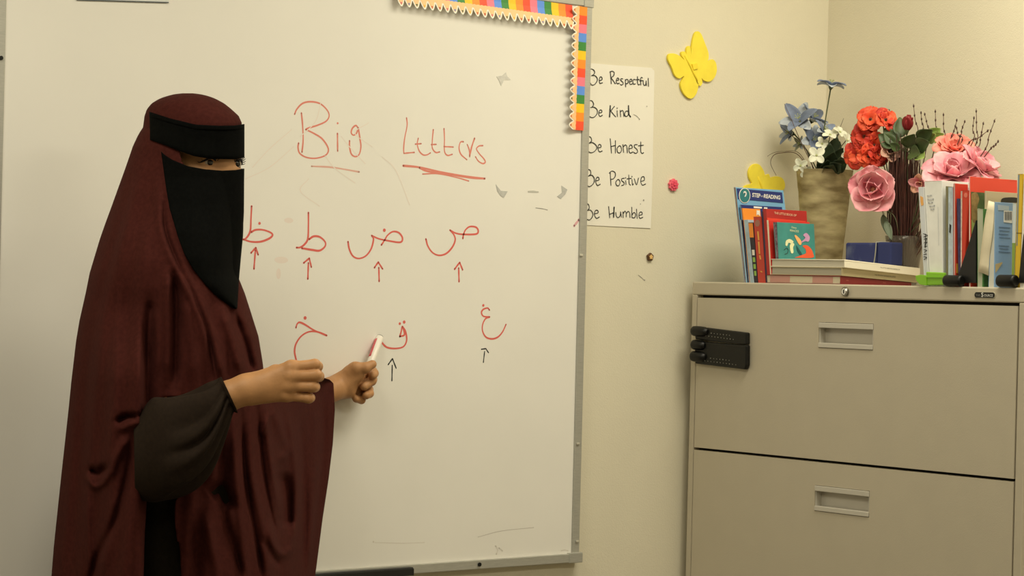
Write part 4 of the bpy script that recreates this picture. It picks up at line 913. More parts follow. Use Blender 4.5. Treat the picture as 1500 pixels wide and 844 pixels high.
R, g = upright_book('red covered notebook with a pale spine and yellow foot', 1397, 1400.5, 1396.5, 1399.5, 269, 404, .100, m_('tomato_cover', (206, 66, 46)), m_('grey_white_spine', (206, 204, 196)), group=GRP, rpx=1418)
cover_patch(R, g, [(1400.8, 386), (1418, 389), (1418, 402), (1400.8, 400)], m_('mustard_foot', (230, 176, 70)), 'cover_band')
R, g = upright_book('worn red book with a torn dark blue spine', 1404.5, 1407, 1401.5, 1407.5, 291, 404, .018, m_('worn_cover', (70, 66, 110), var=.3, vscale=70), m_('dark_blue_torn_spine', (60, 58, 100), var=.4, vscale=90), group=GRP)
R, g = upright_book('red book with a worn white edge left of the black file holder', 1407.2, 1411.5, 1407.7, 1419.2, 279, 400, .17, m_('vermilion_cover', (204, 62, 40)), None, group=GRP)
spine_patch(R, g, [(1407.6, 280), (1409.6, 280), (1408.8, 398), (1407.4, 398)], mat('worn_white_edge', (214, 196, 184), .8, var=.2, vscale=120), 'worn_edge')
spine_patch(R, g, disc(g, 1414.8, 286, 2.6, 3.6), m_('spine_badge_pink', (222, 120, 100)), 'spine_badge')
# red folder standing at the back
R, g = upright_book('tall red folder with a green and brown picture at the back of the row', 1419.5, 1422.5, 1419.3, 1421.5, 259, 412, .130, m_('bright_vermilion_folder', (232, 74, 54)), whitec, group=GRP, name='folder', cat='folder', X0=XB+.002, pages=False, rpx=1490)
cover_patch(R, g, [(1422.2, 281), (1489, 285.5), (1489, 350), (1423, 350)], m_('picture_green', (84, 108, 66), var=.3, vscale=40), 'cover_picture')
cover_patch(R, g, [tuple(q) for q in cr([(1422.5, 284), (1430, 282), (1434, 292), (1431, 305), (1434, 322), (1425, 326), (1422.8, 310), (1422.5, 284)], 4)], m_('picture_brown', (158, 132, 84), var=.3, vscale=60), 'cover_picture', off=.0004)
cover_patch(R, g, [(1423, 322), (1433, 320), (1427, 352), (1423, 368)], m_('picture_lime', (176, 190, 110)), 'cover_picture', off=.0003)
cover_patch(R, g, disc(g, 1449, 288, 5, 4), m_('picture_grey', (150, 160, 150)), 'cover_picture', off=.0004); cover_patch(R, g, [(1480, 258.5), (1486, 258.5), (1488.5, 263.5), (1478, 263)], m_('folder_tab_red', (236, 96, 74)), 'folder_tab')
m_fh = m_('black_holder_plastic', (18, 18, 18), rough=.45)
fh = thing('file_holder', 'black sloping plastic file holder between the red book and the green spined book', 'file holder', onX(1425, 415, XB), None)
yv = lambda a, b, X=XB-.003: onX(a, b, X)
MB().prism([yv(1399.5, 414.5), yv(1429.3, 414.5), yv(1429.3, 322), yv(1418.5, 358)], (.006, 0, 0)).build('sloped_front', m_fh, fh, bevel=.001)
yy = yv(1429.3, 414)[1]; Z1 = yv(1435, 294)[2]
MB().prism([(XB+.004, yy+.0005, TOP+.001), (XB+.15, yy+.0005, TOP+.001), (XB+.15, yy+.0005, Z1), (XB+.028, yy+.0005, Z1), (XB+.004, yy+.0005, TOP+.12)], (0, -.0016, 0)).build('side_panel', m_fh, fh)
def foot(pa, pb, r_px, label):
    a, b = onX(pa[0], pa[1], XB-.012), onX(pb[0], pb[1], XB-.012); r = r_px*np.linalg.norm(a-CAM)/FPX
    a[2] = b[2] = TOP+r+.0005; q = [a+(b-a)*u for u in (0, .04, .12, .88, .96, 1)]
    t = thing('book_clip', label, 'clip', (a+b)/2-np.array([0, 0, r]), 'black clips in front of the folders')
    MB().tube(q, [r*.75, r*.95, r, r, r*.95, r*.75], 18).build('roll', m_clip, t)
    tb = MB(); tb.box((a[0], min(a[1], b[1])+.003, TOP+.0006), (a[0]+.009, max(a[1], b[1])-.003, TOP+.003)); tb.build('base', m_clip, t)
foot((1384.5, 408), (1410, 409), 8.0, 'black rounded clip in front of the red notebook')
foot((1463, 408), (1488.5, 409), 9.0, 'black rounded clip under the light blue book')
R, g = upright_book('green covered book with a pale grey green spine', 1431.5, 1440.5, 1431.5, 1440.8, 306, 413, .055, m_('leaf_green_cover', (70, 122, 62)), m_('pale_sage_spine', (178, 184, 160)), group=GRP)
R_ = [(1433.5, 398), (1449, 404), (1458, 297), (1448.5, 294)]
t = thing('paper_bundle', 'crumpled cream papers leaning between the green and light blue books', 'papers', onX(1442, 402, XB-.004), GRP)
for k in range(4):
    mb = MB(); P = []
    for u in np.linspace(0, 1, 9):
        row = []
        for v in np.linspace(0, 1, 4):
            a = (R_[0][0]+(R_[1][0]-R_[0][0])*v)*(1-u)+(R_[3][0]+(R_[2][0]-R_[3][0])*v)*u+.9*math.sin(7*u+k*2+3*v); b = (R_[0][1]+(R_[1][1]-R_[0][1])*v)*(1-u)+(R_[3][1]+(R_[2][1]-R_[3][1])*v)*u+2*k*(u-.3)
            row.append(onX(a+k*.7-1, b, XB-.004+.004*k+.0012*math.sin(9*u+k)))
        P.append(row)
    mb.grid(P); mb.build('sheet', mat('cream_paper', (232, 222, 194), .8, var=.05, vscale=30), t, solid=.0008)
MB().box(onX(1434, 404, XB+.002), onX(1449, 414.5, XB+.02)).build('black_base', m_fh, t, bevel=.001)
R, g = upright_book('light blue book with a barcode on its back cover', 1447.8, 1457.5, 1452.5, 1457.8, 296, 413, .052, m_('light_blue_cover', (136, 172, 214)), m_('pale_spine', (212, 212, 202)), group=GRP, X0=XB-.002, rpx=1484.5)
cover_patch(R, g, [(1470.5, 308), (1483, 309.5), (1482.5, 327), (1470, 325.5)], MATS['print_white'], 'barcode_label')
mb = MB()
for k in range(8):
    a = 1471.6+k*1.35; mb.prism([on_cover(g, a, 310)+np.array([0, -.0006, 0]), on_cover(g, a+.65, 310)+np.array([0, -.0006, 0]), on_cover(g, a+.55, 322.5)+np.array([0, -.0006, 0]), on_cover(g, a-.1, 322.5)+np.array([0, -.0006, 0])], (0, -.0002, 0))
mb.build('barcode', m_('barcode_grey', (70, 76, 84)), R)
for k, yq in enumerate((332, 337, 342, 347, 359, 363, 368)):
    cover_patch(R, g, [(1463+(k % 2), yq), (1480-(k % 3)*1.5, yq+1.2), (1480-(k % 3)*1.5, yq+2.4), (1463+(k % 2), yq+1.2)], m_('blue_grey_print', (104, 132, 168)), 'cover_lettering')
cover_patch(R, g, [(1461, 300), (1478, 302), (1478, 309), (1462, 308)], m_('pale_blue_smudge', (176, 196, 214)), 'cover_lettering')
cover_patch(R, g, [(1458, 387), (1468, 384), (1468, 386), (1458, 400)], m_('tan_corner', (196, 176, 130)), 'torn_corner', off=.0003)
R, g = upright_book('beige folder with a dark notch behind the light blue book', 1442, 1444.5, 1442.2, 1444.5, 280, 412, .075, m_('beige_folder', (190, 178, 150)), None, group=GRP, name='folder', cat='folder', X0=XB+.02, pages=False, rpx=1490)
cover_patch(R, g, [tuple(q) for q in cr([(1466, 297), (1467, 292), (1473, 289.5), (1490, 290), (1490, 297)], 4)], m_fh, 'dark_notch')
R, g = upright_book('thin white and green spined book left of the yellow spine', 1481.5, 1485.5, 1483.5, 1489, 298, 413, .09, m_('soft_white_cover', (206, 214, 212)), None, group=GRP)
spine_patch(R, g, [(1482.8, 356), (1487.4, 356), (1485.4, 412), (1482, 412)], m_('lime_green_band', (134, 160, 70)), 'spine_band')
R, g = upright_book('tall yellow spined book at the right end of the row', 1486, 1493.5, 1491, 1499, 255, 413, .15, m_('yellow_cover', (222, 186, 50)), None, group=GRP)
spine_patch(R, g, [(1491.2, 256), (1493.6, 256), (1490.4, 360), (1489, 360)], m_('grey_blue_edge', (130, 146, 156)), 'spine_band'); spine_patch(R, g, [(1489, 341), (1497, 341), (1497, 342), (1489, 342)], m_('spine_line', (130, 104, 30)), 'spine_line')
R, g = upright_book('white book at the far right edge beside the yellow spine', 1494, 1500, 1499.6, 1507, 262, 413, .15, whitec, None, group=GRP)
MB().prism([onX(1491.8, 414.5, XB-.004), onX(1503, 414.5, XB-.004), onX(1503, 330, XB-.004), onX(1499, 345, XB-.004)], (.003, 0, 0)).build('book_end', m_fh).name = 'book_end'
tag(bpy.data.objects['book_end'], 'black sloping bookend plate at the right end of the cabinet top', 'bookend')
# lime clip
lc = thing('paper_clip_holder', 'lime green plastic clip in front of the white folders', 'clip', onX(1362, 416, XB-.012))
m_lime = mat('lime_plastic', (150, 214, 50), .35, trans=.25)
a = [onX(p[0], p[1], XB-.016) for p in [(1340.5, 404), (1342, 411), (1347, 417), (1357, 418.5), (1357, 403.5), (1348, 402.5)]]
MB().prism(a, (.004, 0, 0)).build('flap', m_lime, lc, bevel=.001)
a = [onX(p[0], p[1], XB-.014) for p in [(1356, 398.2), (1382.5, 399.5), (1382.5, 417.5), (1356, 418.2)]]
MB().prism(a, (.009, 0, 0)).build('body', m_lime, lc, bevel=.002)
a = [onX(p[0], p[1], XB-.0165) for p in [(1356, 405.5), (1382, 405.8), (1382, 406.8), (1356, 406.5)]]
MB().prism(a, (.002, 0, 0)).build('rib', m_lime, lc)

# ------------------------------------------------------------------ the teacher
D0 = 4.2
TOW = -FWD
def sstep(x, a, b):
    t = np.clip((np.asarray(x, float)-a)/(b-a), 0, 1); return t*t*(3-2*t)
def surfnet(fn, lo, hi, h):
    n = [int(math.ceil((hi[i]-lo[i])/h))+1 for i in range(3)]
    ax = [lo[i]+h*np.arange(n[i]) for i in range(3)]
    G = np.stack(np.meshgrid(*ax, indexing='ij'), -1); f = fn(G.reshape(-1, 3)).reshape(n)
    ins = f < 0; c = [(i, j, k) for i in (0, 1) for j in (0, 1) for k in (0, 1)]
    sh = tuple(m-1 for m in n)
    def sl(a, o): return a[o[0]:o[0]+sh[0], o[1]:o[1]+sh[1], o[2]:o[2]+sh[2]]
    cnt = sum(sl(ins, o).astype(int) for o in c); mask = (cnt > 0) & (cnt < 8)
    acc = np.zeros(sh+(3,)); num = np.zeros(sh)
    for i in range(8):
        for j in range(i+1, 8):
            d = [c[j][k]-c[i][k] for k in range(3)]
            if sum(abs(q) for q in d) != 1: continue
            fa, fb = sl(f, c[i]), sl(f, c[j]); s_ = (fa < 0) != (fb < 0)
            t = np.where(s_, fa/(fa-fb+1e-20), 0)
            for k in range(3): acc[..., k] += np.where(s_, c[i][k]+d[k]*t, 0)
            num += s_
    idx = -np.ones(sh, int); ii = np.argwhere(mask); idx[mask] = np.arange(len(ii))
    V = ii+acc[mask]/num[mask][:, None]; V = np.array(lo)+V*h
    F = []
    for a in range(3):
        b, d = (a+1) % 3, (a+2) % 3
        e = [0, 0, 0]; e[a] = 1
        A = ins[tuple(slice(0, n[q]-e[q]) for q in range(3))]; B = ins[tuple(slice(e[q], n[q]) for q in range(3))]
        for (p0, p1, flip) in ((A, ~B, False), (~A, B, True)):
            q = np.argwhere(p0 & p1); q = q[(q[:, b] > 0) & (q[:, d] > 0) & (q[:, b] < n[b]-1) & (q[:, d] < n[d]-1)]
            def g(db, dd):
                r = q.copy(); r[:, b] -= db; r[:, d] -= dd; return idx[r[:, 0], r[:, 1], r[:, 2]]
            w4 = [g(1, 1), g(0, 1), g(0, 0), g(1, 0)]
            F.append(np.stack(w4[::-1] if flip else w4, 1))
    return V, np.concatenate(F)
def smin(a, b, k):
    h = np.clip(.5+.5*(b-a)/k, 0, 1); return b+(a-b)*h-k*h*(1-h)
def smax(a, b, k): return -smin(-a, -b, k)
def cone(p, a, b, ra, rb):
    a = np.array(a, float); b = np.array(b, float); ab = b-a
    t = np.clip(((p-a)@ab)/(ab@ab+1e-12), 0, 1)
    return np.linalg.norm(p-(a+t[:, None]*ab), axis=1)-(ra+(rb-ra)*t)
def chain(p, pts, rs, k=.004):
    d = None
    for i in range(len(pts)-1):
        e = cone(p, pts[i], pts[i+1], rs[i], rs[i+1]); d = e if d is None else smin(d, e, k)
    return d
class Frame:                                  # local axes: along the picture, up, towards the room
    def __init__(s, a, b, d): s.A = D(a, b, d); s.d = d
    def __call__(s, px, py, w=0.0):
        P = D(px, py, s.d-w)-s.A; return np.array([P@RGT, P@UPV, P@TOW])
    def world(s, V): return s.A+V[:, :1]*RGT+V[:, 1:2]*UPV+V[:, 2:]*TOW
person = thing('person', 'person in a maroon robe and black face veil pointing at the board with a marker', 'person', (D(262, 700, D0)[0], D(262, 700, D0)[1], 0))
m_skin = mat('brown_skin', (186, 137, 92), .5, var=.07, vscale=38, bump=.12, bscale=260, spec=.35)
body = MB()
def addsdf(fr, fn, lo, hi, h):
    V, F = surfnet(fn, lo, hi, h); body.add(fr.world(V), [tuple(q) for q in F], 0, True)
# right hand, a loose fist held out, back of the hand to the room
DR = 3.96
fr = Frame(400, 565, DR)
def sdf_right(p):
    d = chain(p, [fr(225, 632, -.03), fr(290, 600, .0), fr(335, 580, .0), fr(362, 571, .0)], [.030, .0245, .0240, .0248], .01)
    d = smin(d, cone(p, fr(360, 570, -.002), fr(385, 568, -.004), .0238, .024), .012)
    mcp = [fr(427, 538.5, .000), fr(426.5, 551.5, .004), fr(424, 565.5, .003), fr(420, 579, -.003)]
    car = [fr(372, 561, -.002), fr(372, 566, .0), fr(372, 572, .0), fr(372, 578, -.003)]
    for a, b, r in zip(car, mcp, (.0125, .012, .0118, .0112)): d = smin(d, cone(p, a, b, .0150, r), .010)
    d = smin(d, cone(p, fr(385, 566, -.012), fr(418, 559, -.016), .016, .015), .012)
    for m, r in zip(mcp, (.0108, .0112, .0104, .0092)): d = smin(d, np.linalg.norm(p-(m+np.array([.0, .0, .0035])), axis=1)-r, .006)
    fin = [([mcp[0], fr(461, 534.5, -.001), fr(465, 537, -.022), fr(449, 541, -.036)], (.0102, .0096, .0088, .0078)),
           ([mcp[1], fr(463, 549.8, .003), fr(467, 551.5, -.021), fr(449, 553, -.038)], (.0102, .0096, .0088, .0078)),
           ([mcp[2], fr(457.5, 566.8, .001), fr(461, 567, -.022), fr(445, 566, -.038)], (.0098, .0091, .0084, .0074)),
           ([mcp[3], fr(452, 583.6, -.004), fr(454.5, 583, -.024), fr(440, 580, -.037)], (.0090, .0083, .0076, .0068))]
    fd = None
    for pts, rs in fin:
        e = chain(p, pts, rs, .004); fd = e if fd is None else smin(fd, e, .0012)
    d = smin(d, fd, .0065)
    th = chain(p, [fr(376, 556, -.014), fr(404, 545, -.032), fr(432, 543, -.046), fr(452, 546, -.048)], (.0135, .0118, .0102, .0086), .006)
    return smin(d, th, .006)
addsdf(fr, sdf_right, fr(205, 665, -.075)-.02, fr(485, 515, .05)+.01, .0017)
# left hand, holding the marker against the board
DL = 4.775
fl = Frame(515, 560, DL)
def sdf_left(p):
    d = chain(p, [fl(415, 594, .16), fl(462, 578, .07), fl(486, 570.5, .03)], [.033, .027, .0238], .01)
    d = smin(d, cone(p, fl(486, 570.5, .03), fl(500, 566, .012), .0236, .0235), .01)
    d = smin(d, cone(p, fl(497, 560, .016), fl(518, 543.5, .016), .0185, .0148), .008)
    d = smin(d, cone(p, fl(497, 571, .012), fl(510, 572, .004), .0185, .0165), .008)
    d = smin(d, cone(p, fl(505, 562, .004), fl(523, 555, -.012), .0215, .0165), .010)
    d = smin(d, cone(p, fl(508, 560, .014), fl(524, 549, .013), .0175, .0135), .008)
    mc = [fl(529, 546, -.024), fl(529, 555.5, -.032), fl(525, 566, -.032), fl(518, 576, -.026)]
    for m, r in zip(mc, (.0118, .0118, .0112, .0102)): d = smin(d, cone(p, fl(500, 565, -.006), m, .0165, r), .008)
    th = chain(p, [fl(513, 545, .018), fl(520.5, 539.5, .021), fl(535, 539, .018), fl(545.5, 533.8, .010)], (.0135, .0128, .0108, .0088), .004)
    fin = [([mc[0], fl(545, 544, -.032), fl(547.5, 547, -.016), fl(546, 550, -.002)], (.0108, .0100, .0094, .0088)),
           ([mc[1], fl(545, 556, -.036), fl(544.5, 558, -.014), fl(533.5, 566.5, .003)], (.0106, .0100, .0096, .0084)),
           ([mc[2], fl(540, 571, -.036), fl(541, 576.5, -.018), fl(536.5, 579.5, -.002)], (.0102, .0092, .0088, .0082)),
           ([mc[3], fl(530, 583, -.030), fl(529.5, 586, -.016), fl(521.5, 584.5, -.001)], (.0094, .0086, .0080, .0076))]
    fd = th
    for pts, rs in fin: fd = smin(fd, chain(p, pts, rs, .004), .0012)
    return smin(d, fd, .006)
addsdf(fl, sdf_left, fl(405, 612, -.06)-.02, fl(560, 518, .19)+.01, .0019)
# head
DH = D0
fh_ = Frame(290, 240, DH)
PHI = math.radians(45); fw = np.array([math.cos(PHI), 0, math.sin(PHI)]); rt = np.array([-math.sin(PHI), 0, math.cos(PHI)]); upl = np.array([0, 1., 0])
def hp(f, r, u): return fw*f+rt*r+upl*u
def ell(p, c, ax):
    q = np.stack([(p-c)@fw, (p-c)@upl, (p-c)@rt], 1)/np.array(ax); k = np.linalg.norm(q, axis=1); return (k-1)*min(ax)
def sdf_head(p):
    d = ell(p, hp(-.004, 0, .022), (.089, .098, .074))
    d = smin(d, ell(p, hp(.018, 0, -.045), (.062, .068, .054)), .03)
    d = smin(d, cone(p, hp(.062, 0, -.098), hp(.066, 0, -.1), .017, .015), .02)
    d = smin(d, cone(p, hp(.071, -.034, .018), hp(.071, .034, .018), .0105, .0105), .012)
    d = smin(d, cone(p, hp(.079, 0, .012), hp(.083, 0, -.034), .0065, .0085), .010)
    for s_ in (-1, 1):
        d = smin(d, cone(p, hp(.060, .038*s_, -.03), hp(.058, .034*s_, -.04), .016, .016), .02)
        d = smax(d, -(np.linalg.norm(p-hp(.0885, .0305*s_, -.001), axis=1)-.0135), .006)
        lid = [hp(.0675, .0445*s_, -.003), hp(.0755, .037*s_, .0052), hp(.0785, .030*s_, .0065), hp(.0765, .0225*s_, .0040), hp(.0720, .0165*s_, -.003)]
        d = smin(d, chain(p, lid, (.0022, .0034, .0036, .0032, .002), .003), .0035)
        low = [hp(.0675, .0445*s_, -.004), hp(.0745, .037*s_, -.0088), hp(.0765, .030*s_, -.0100), hp(.0745, .0225*s_, -.0085), hp(.0720, .0165*s_, -.004)]
        d = smin(d, chain(p, low, (.002, .0026, .0028, .0026, .002), .003), .0035)
        ear = ell(p, hp(-.012, .074*s_, -.006), (.016, .030, .007)); d = smin(d, ear, .006)
    d = smin(d, cone(p, hp(.080, -.018, -.072), hp(.080, .018, -.072), .0065, .0065), .008)      # lips
    q = p-np.array([(286-290)/FPX*DH, 0, 0]); d = smax(d, (np.sqrt(((q@fw)/.0905)**2+((q@rt)/.0755)**2)-1)*.0755, .004)
    d = smin(d, cone(p, hp(-.02, 0, -.08), hp(-.03, 0, -.20), .052, .055), .03)                    # neck
    return d
addsdf(fh_, sdf_head, (-.125, -.17, -.125), (.125, .135, .125), .0026)
# trunk, arms and legs under the clothes
fb = Frame(255, 700, D0)
zb0 = np.array([0, 0, 0])
def up_at(z): return (z-fb.A[2])
def bp(l, z, w): return np.array([l, up_at(z), w])
def sdf_body(p):
    d = cone(p, bp(.01, 1.12, 0), bp(-.01, 1.28, 0), .115, .125)
    d = smin(d, cone(p, bp(.0, .92, -.05), bp(.0, .92, .05), .098, .098), .06)
    d = smin(d, cone(p, bp(.01, 1.33, -.125), bp(.01, 1.33, .115), .050, .050), .05)
    d = smin(d, cone(p, bp(.005, 1.34, 0), bp(.02, 1.43, 0), .06, .052), .04)
    for s_ in (-1, 1):
        d = smin(d, chain(p, [bp(0, .90, .07*s_), bp(.012, .50, .07*s_), bp(-.01, .09, .07*s_)], (.076, .054, .038), .02), .03)
        d = smin(d, cone(p, bp(-.02, .045, .08*s_), bp(.15, .03, .09*s_), .038, .026), .02)
    er = fb(214, 640, .155); sr = bp(.0, 1.30, .10); d = smin(d, chain(p, [sr, er, fb(258, 616, D0-DR-.01)], (.05, .036, .032), .02), .03)
    el = fb(330, 640, -.15); sl_ = bp(.01, 1.30, -.10); d = smin(d, chain(p, [sl_, el, fb(430, 592, D0-4.63)], (.048, .036, .030), .02), .03)
    return d
addsdf(fb, sdf_body, (-.26, up_at(-.01), -.52), (.34, up_at(1.47), .30), .011)
bo = body.build('body', m_skin, person, recalc=False)
# eyes
m_eye = m_('eye_white', (176, 160, 142), rough=.25); m_iris = m_('dark_iris', (26, 18, 14), rough=.15); m_lash = m_('black_lash', (14, 12, 12), rough=.6)
def hw(v): return fh_.world(np.array([v]))[0]
for s_ in (1, -1):
    c = hp(.0655, .0305*s_, -.001); mb = MB(); mb.ball(hw(c), .0126, n=14); eye = mb.build('eye', m_eye, person)
    gz = hp(.95, .12, -.05); gz = gz/np.linalg.norm(gz); e1 = np.cross(gz, upl); e1 /= np.linalg.norm(e1); e2 = np.cross(e1, gz)
    P = [[hw(c+.0128*(gz*math.cos(a)+math.sin(a)*(e1*math.cos(q)+e2*math.sin(q)))) for q in np.linspace(0, 2*math.pi, 16, endpoint=False)] for a in (.001, .12, .24, .36, .47)]
    MB().grid(P, closeu=True).build('iris', m_iris, eye)
    lid = [hp(.0670, .0460*s_, -.002), hp(.0775, .0375*s_, .0040), hp(.0815, .030*s_, .0052), hp(.0790, .0225*s_, .0025), hp(.0735, .0165*s_, -.004)]
    mb = MB().tube([hw(q) for q in cr(lid, 5)], .0017, 6)
    for u in range(0, 20, 2):
        b = cr(lid, 5)[u]; o_ = b-c; o_ = o_/np.linalg.norm(o_); mb.tube([hw(b), hw(b+o_*.004+upl*.0005), hw(b+o_*.0075+upl*.0025)], [.0008, .0007, .0003], 4)
    mb.build('eyelashes', m_lash, person)

# ---- khimar: one long draped cloth
LPT = [(137.3, 268), (138.5, 256), (141, 246), (145, 234), (152, 222.5), (160, 216), (170, 212.3), (180, 211), (187, 210), (193, 206), (200, 202), (215, 195), (230, 190), (250, 183), (275, 174), (300, 165), (330, 154), (350, 147), (380, 138), (400, 132), (430, 126), (470, 117), (500, 112), (560, 105), (600, 101), (700, 90), (800, 79.5), (844, 76), (1000, 66), (1260, 58)]
RPT = [(137.3, 282), (138.5, 293), (141, 304), (145, 315), (152, 328), (160, 338), (170, 349), (180, 353.5), (200, 353), (230, 351), (300, 348), (350, 346.5), (380, 345.5), (395, 345.5), (404, 347.5), (430, 358), (455, 366), (493, 378), (530, 384), (547, 386), (550, 425), (553, 470), (556, 482), (562, 488), (600, 490), (650, 487), (700, 481), (760, 472), (830, 463), (844, 461), (1000, 452), (1260, 446)]
RUP = [(137, 282), (547, 386), (600, 392), (700, 402), (844, 410), (1260, 415)]
TPT = [(137.3, .012), (138.5, .028), (141, .043), (145, .058), (152, .072), (160, .080), (170, .087), (180, .091), (200, .094), (230, .098), (260, .106), (300, .13), (340, .158), (380, .178), (420, .188), (500, .19), (844, .19), (1260, .20)]
def ip(tab, y): return np.interp(y, [a for a, _ in tab], [b for _, b in tab])
FOLDS = [  # (polyline, width px, height m)  + towards the room, - away
 ([(208, 250), (188, 320), (168, 400), (150, 500), (136, 620), (128, 740), (120, 844), (112, 1200)], 9, .010),
 ([(196, 260), (172, 345), (148, 430), (132, 520), (120, 640), (108, 760), (98, 844)], 7, -.007),
 ([(222, 270), (205, 340), (190, 420), (178, 520), (170, 600)], 11, -.008),
 ([(232, 262), (236, 320), (252, 372), (276, 425), (298, 475), (312, 540)], 8, .012),
 ([(239, 300), (243, 340), (262, 390), (287, 440), (305, 490), (318, 560)], 4.5, -.020),
 ([(255, 380), (280, 425), (300, 465), (318, 520), (328, 560)], 6, .012),
 ([(247, 395), (245, 440), (246, 500), (244, 560)], 6, .014),
 ([(256, 402), (259, 450), (258, 510), (256, 570)], 7, -.024),
 ([(272, 440), (280, 490), (282, 560)], 8, .010),
 ([(222, 440), (219, 480), (216, 540)], 8, -.012),
 ([(228, 450), (232, 500), (230, 545)], 6, .006),
 ([(328, 458), (340, 500), (352, 545)], 7, .014),
 ([(345, 462), (359, 505), (371, 545)], 5, -.022),
 ([(358, 462), (370, 500), (379, 540)], 4, .008),
 # hip and hem, left
 ([(170, 520), (168, 600), (160, 660), (150, 690)], 10, .010),
 ([(170, 618), (185, 611), (202, 610)], 4.5, -.022), ([(176, 630), (192, 622), (208, 618)], 5, .012),
 ([(128, 698), (138, 712), (150, 709), (160, 694)], 4.0, .016), ([(131, 688), (145, 692), (157, 682)], 5.5, -.030), ([(160, 700), (170, 672), (186, 640)], 6, .014),
 ([(195, 634), (186, 700), (165, 770), (140, 826), (120, 900)], 6, -.022), ([(206, 640), (200, 720), (188, 800), (178, 900)], 9, .012),
 ([(128, 715), (130, 780), (132, 844), (132, 1000)], 5, .010),
 ([(176, 720), (160, 780), (148, 844)], 7, .009),
 # front below the forearm
 ([(340, 600), (345, 680), (352, 760), (358, 844), (360, 1100)], 7, .014), ([(330, 640), (326, 700), (330, 760), (338, 844)], 7, -.012),
 ([(352, 600), (360, 700), (374, 790), (384, 844)], 4, -.014),
 ([(366, 596), (368, 690), (382, 760), (392, 844)], 6, .014), ([(376, 596), (384, 680), (396, 750), (404, 780)], 4, -.016),
 ([(388, 596), (394, 660), (404, 720), (412, 760)], 5, .016), ([(382, 640), (390, 620), (400, 600)], 4, .010),
 ([(400, 598), (414, 640), (420, 660), (408, 676)], 6, .016),
 ([(412, 690), (418, 720), (420, 750), (421, 775)], 10, -.055),
 ([(418, 594), (428, 650), (433, 700), (432, 760), (426, 800)], 4.5, .020), ([(438, 596), (443, 680), (446, 760), (444, 844)], 6, -.024),
 ([(392, 770), (400, 796), (414, 812), (430, 800)], 6, .018), ([(386, 790), (398, 815), (410, 830)], 5, -.014),
 ([(458, 570), (462, 660), (456, 760), (448, 844)], 8, .016), ([(470, 566), (474, 650), (467, 740), (456, 844)], 5, -.008), ([(481, 570), (482, 650), (475, 740), (462, 844)], 4, .008),
 ([(308, 728), (322, 718), (342, 744)], 10, -.030), ([(300, 752), (310, 800), (318, 844), (322, 1000)], 8, .014), ([(285, 760), (288, 844), (290, 1000)], 8, -.010), ([(335, 770), (345, 810), (356, 844)], 5, -.014)]
def fold_disp(px, py):
    out = np.zeros_like(px)
    for pts, wd, am in FOLDS:
        q = np.array(cr(pts, 5)); best = np.full(px.shape, 1e9); al = np.zeros_like(px); n_ = len(q)-1
        for i in range(n_):
            a, b = q[i], q[i+1]; ab = b-a; t = np.clip(((px-a[0])*ab[0]+(py-a[1])*ab[1])/(ab@ab+1e-9), 0, 1)
            d_ = np.hypot(px-a[0]-t*ab[0], py-a[1]-t*ab[1]); m_k = d_ < best; best = np.where(m_k, d_, best); al = np.where(m_k, (i+t)/n_, al)
        out += am*np.exp(-(best/wd)**2)*np.clip(np.minimum(al, 1-al)*5+.25, 0, 1)
    return out
def kfront(px, py, folds=True):
    """distance of the cloth's front from the camera"""
    px = np.asarray(px, float); py = np.asarray(py, float)
    L = ip(LPT, py); R = ip(RPT, py); t = ip(TPT, py); RU = np.where(py > 547, ip(RUP, py), R)
    g = sstep(py, 546, 558)
    mid = (L+RU)/2; hf = (RU-L)/2; n = (px-mid)/hf
    e1 = np.sqrt(np.clip(1-n*n, 0, 1))
    e2 = np.where(n > .7, .714-.98*(n-.7), e1)
    dep = D0-t*(e1*(1-g)+e2*g)+g*.34*sstep(px, 385, 492)+g*.05*sstep(px, 330, 420)
    if folds:
        edge = np.clip(np.minimum(px-L, R-px)/14, 0, 1)
        dep = dep-fold_disp(px, py)*edge
        bulge = .075*sstep(py, 440, 560)*(1-sstep(px, 203, 217))*sstep(px, 112, 178)
        shoul = .018*np.exp(-(((px-200)/30)**2+((py-370)/60)**2))
        dep = dep-(bulge+shoul)*edge
        dep = dep+.0035*np.sin(px*.21+py*.012)*sstep(py, 300, 520)*edge
    return dep
ys = np.concatenate([np.array([137.3, 138, 139, 140.2, 142]), np.arange(144, 850, 2.4), np.arange(852, 1262, 12)])
NF1, NF2, NB = 190, 40, 44
NF = NF1+NF2
s1 = .5-.5*np.cos(np.linspace(0, math.pi, NF1)); s2 = np.sin(np.linspace(0, math.pi/2, NF2+1))[1:]
PXF = np.zeros((len(ys), NF)); PXB = np.zeros((len(ys), NB)); thb = np.linspace(0, math.pi, NB+2)[1:-1]; nb = np.cos(thb)
for i, y in enumerate(ys):
    L, R = ip(LPT, y), ip(RPT, y); ru = min(ip(RUP, y), R) if y > 547 else R
    if R-ru < 1: ru = R-.6*min(1, (R-L)/40)
    PXF[i, :NF1] = L+(ru-L)*s1; PXF[i, NF1:] = ru+(R-ru)*s2; PXB[i] = (L+R)/2+(R-L)/2*nb
PYF = np.repeat(ys[:, None], NF, 1); PYB = np.repeat(ys[:, None], NB, 1)
DF = kfront(PXF.ravel(), PYF.ravel()).reshape(PXF.shape)
F0 = kfront(PXB.ravel(), PYB.ravel(), False).reshape(PXB.shape)
TH = 2*ip(TPT, PYB)*np.sqrt(1-nb*nb)[None, :]+.10*sstep(PYB, 546, 580)*np.exp(-((PXB-370)/70)**2)
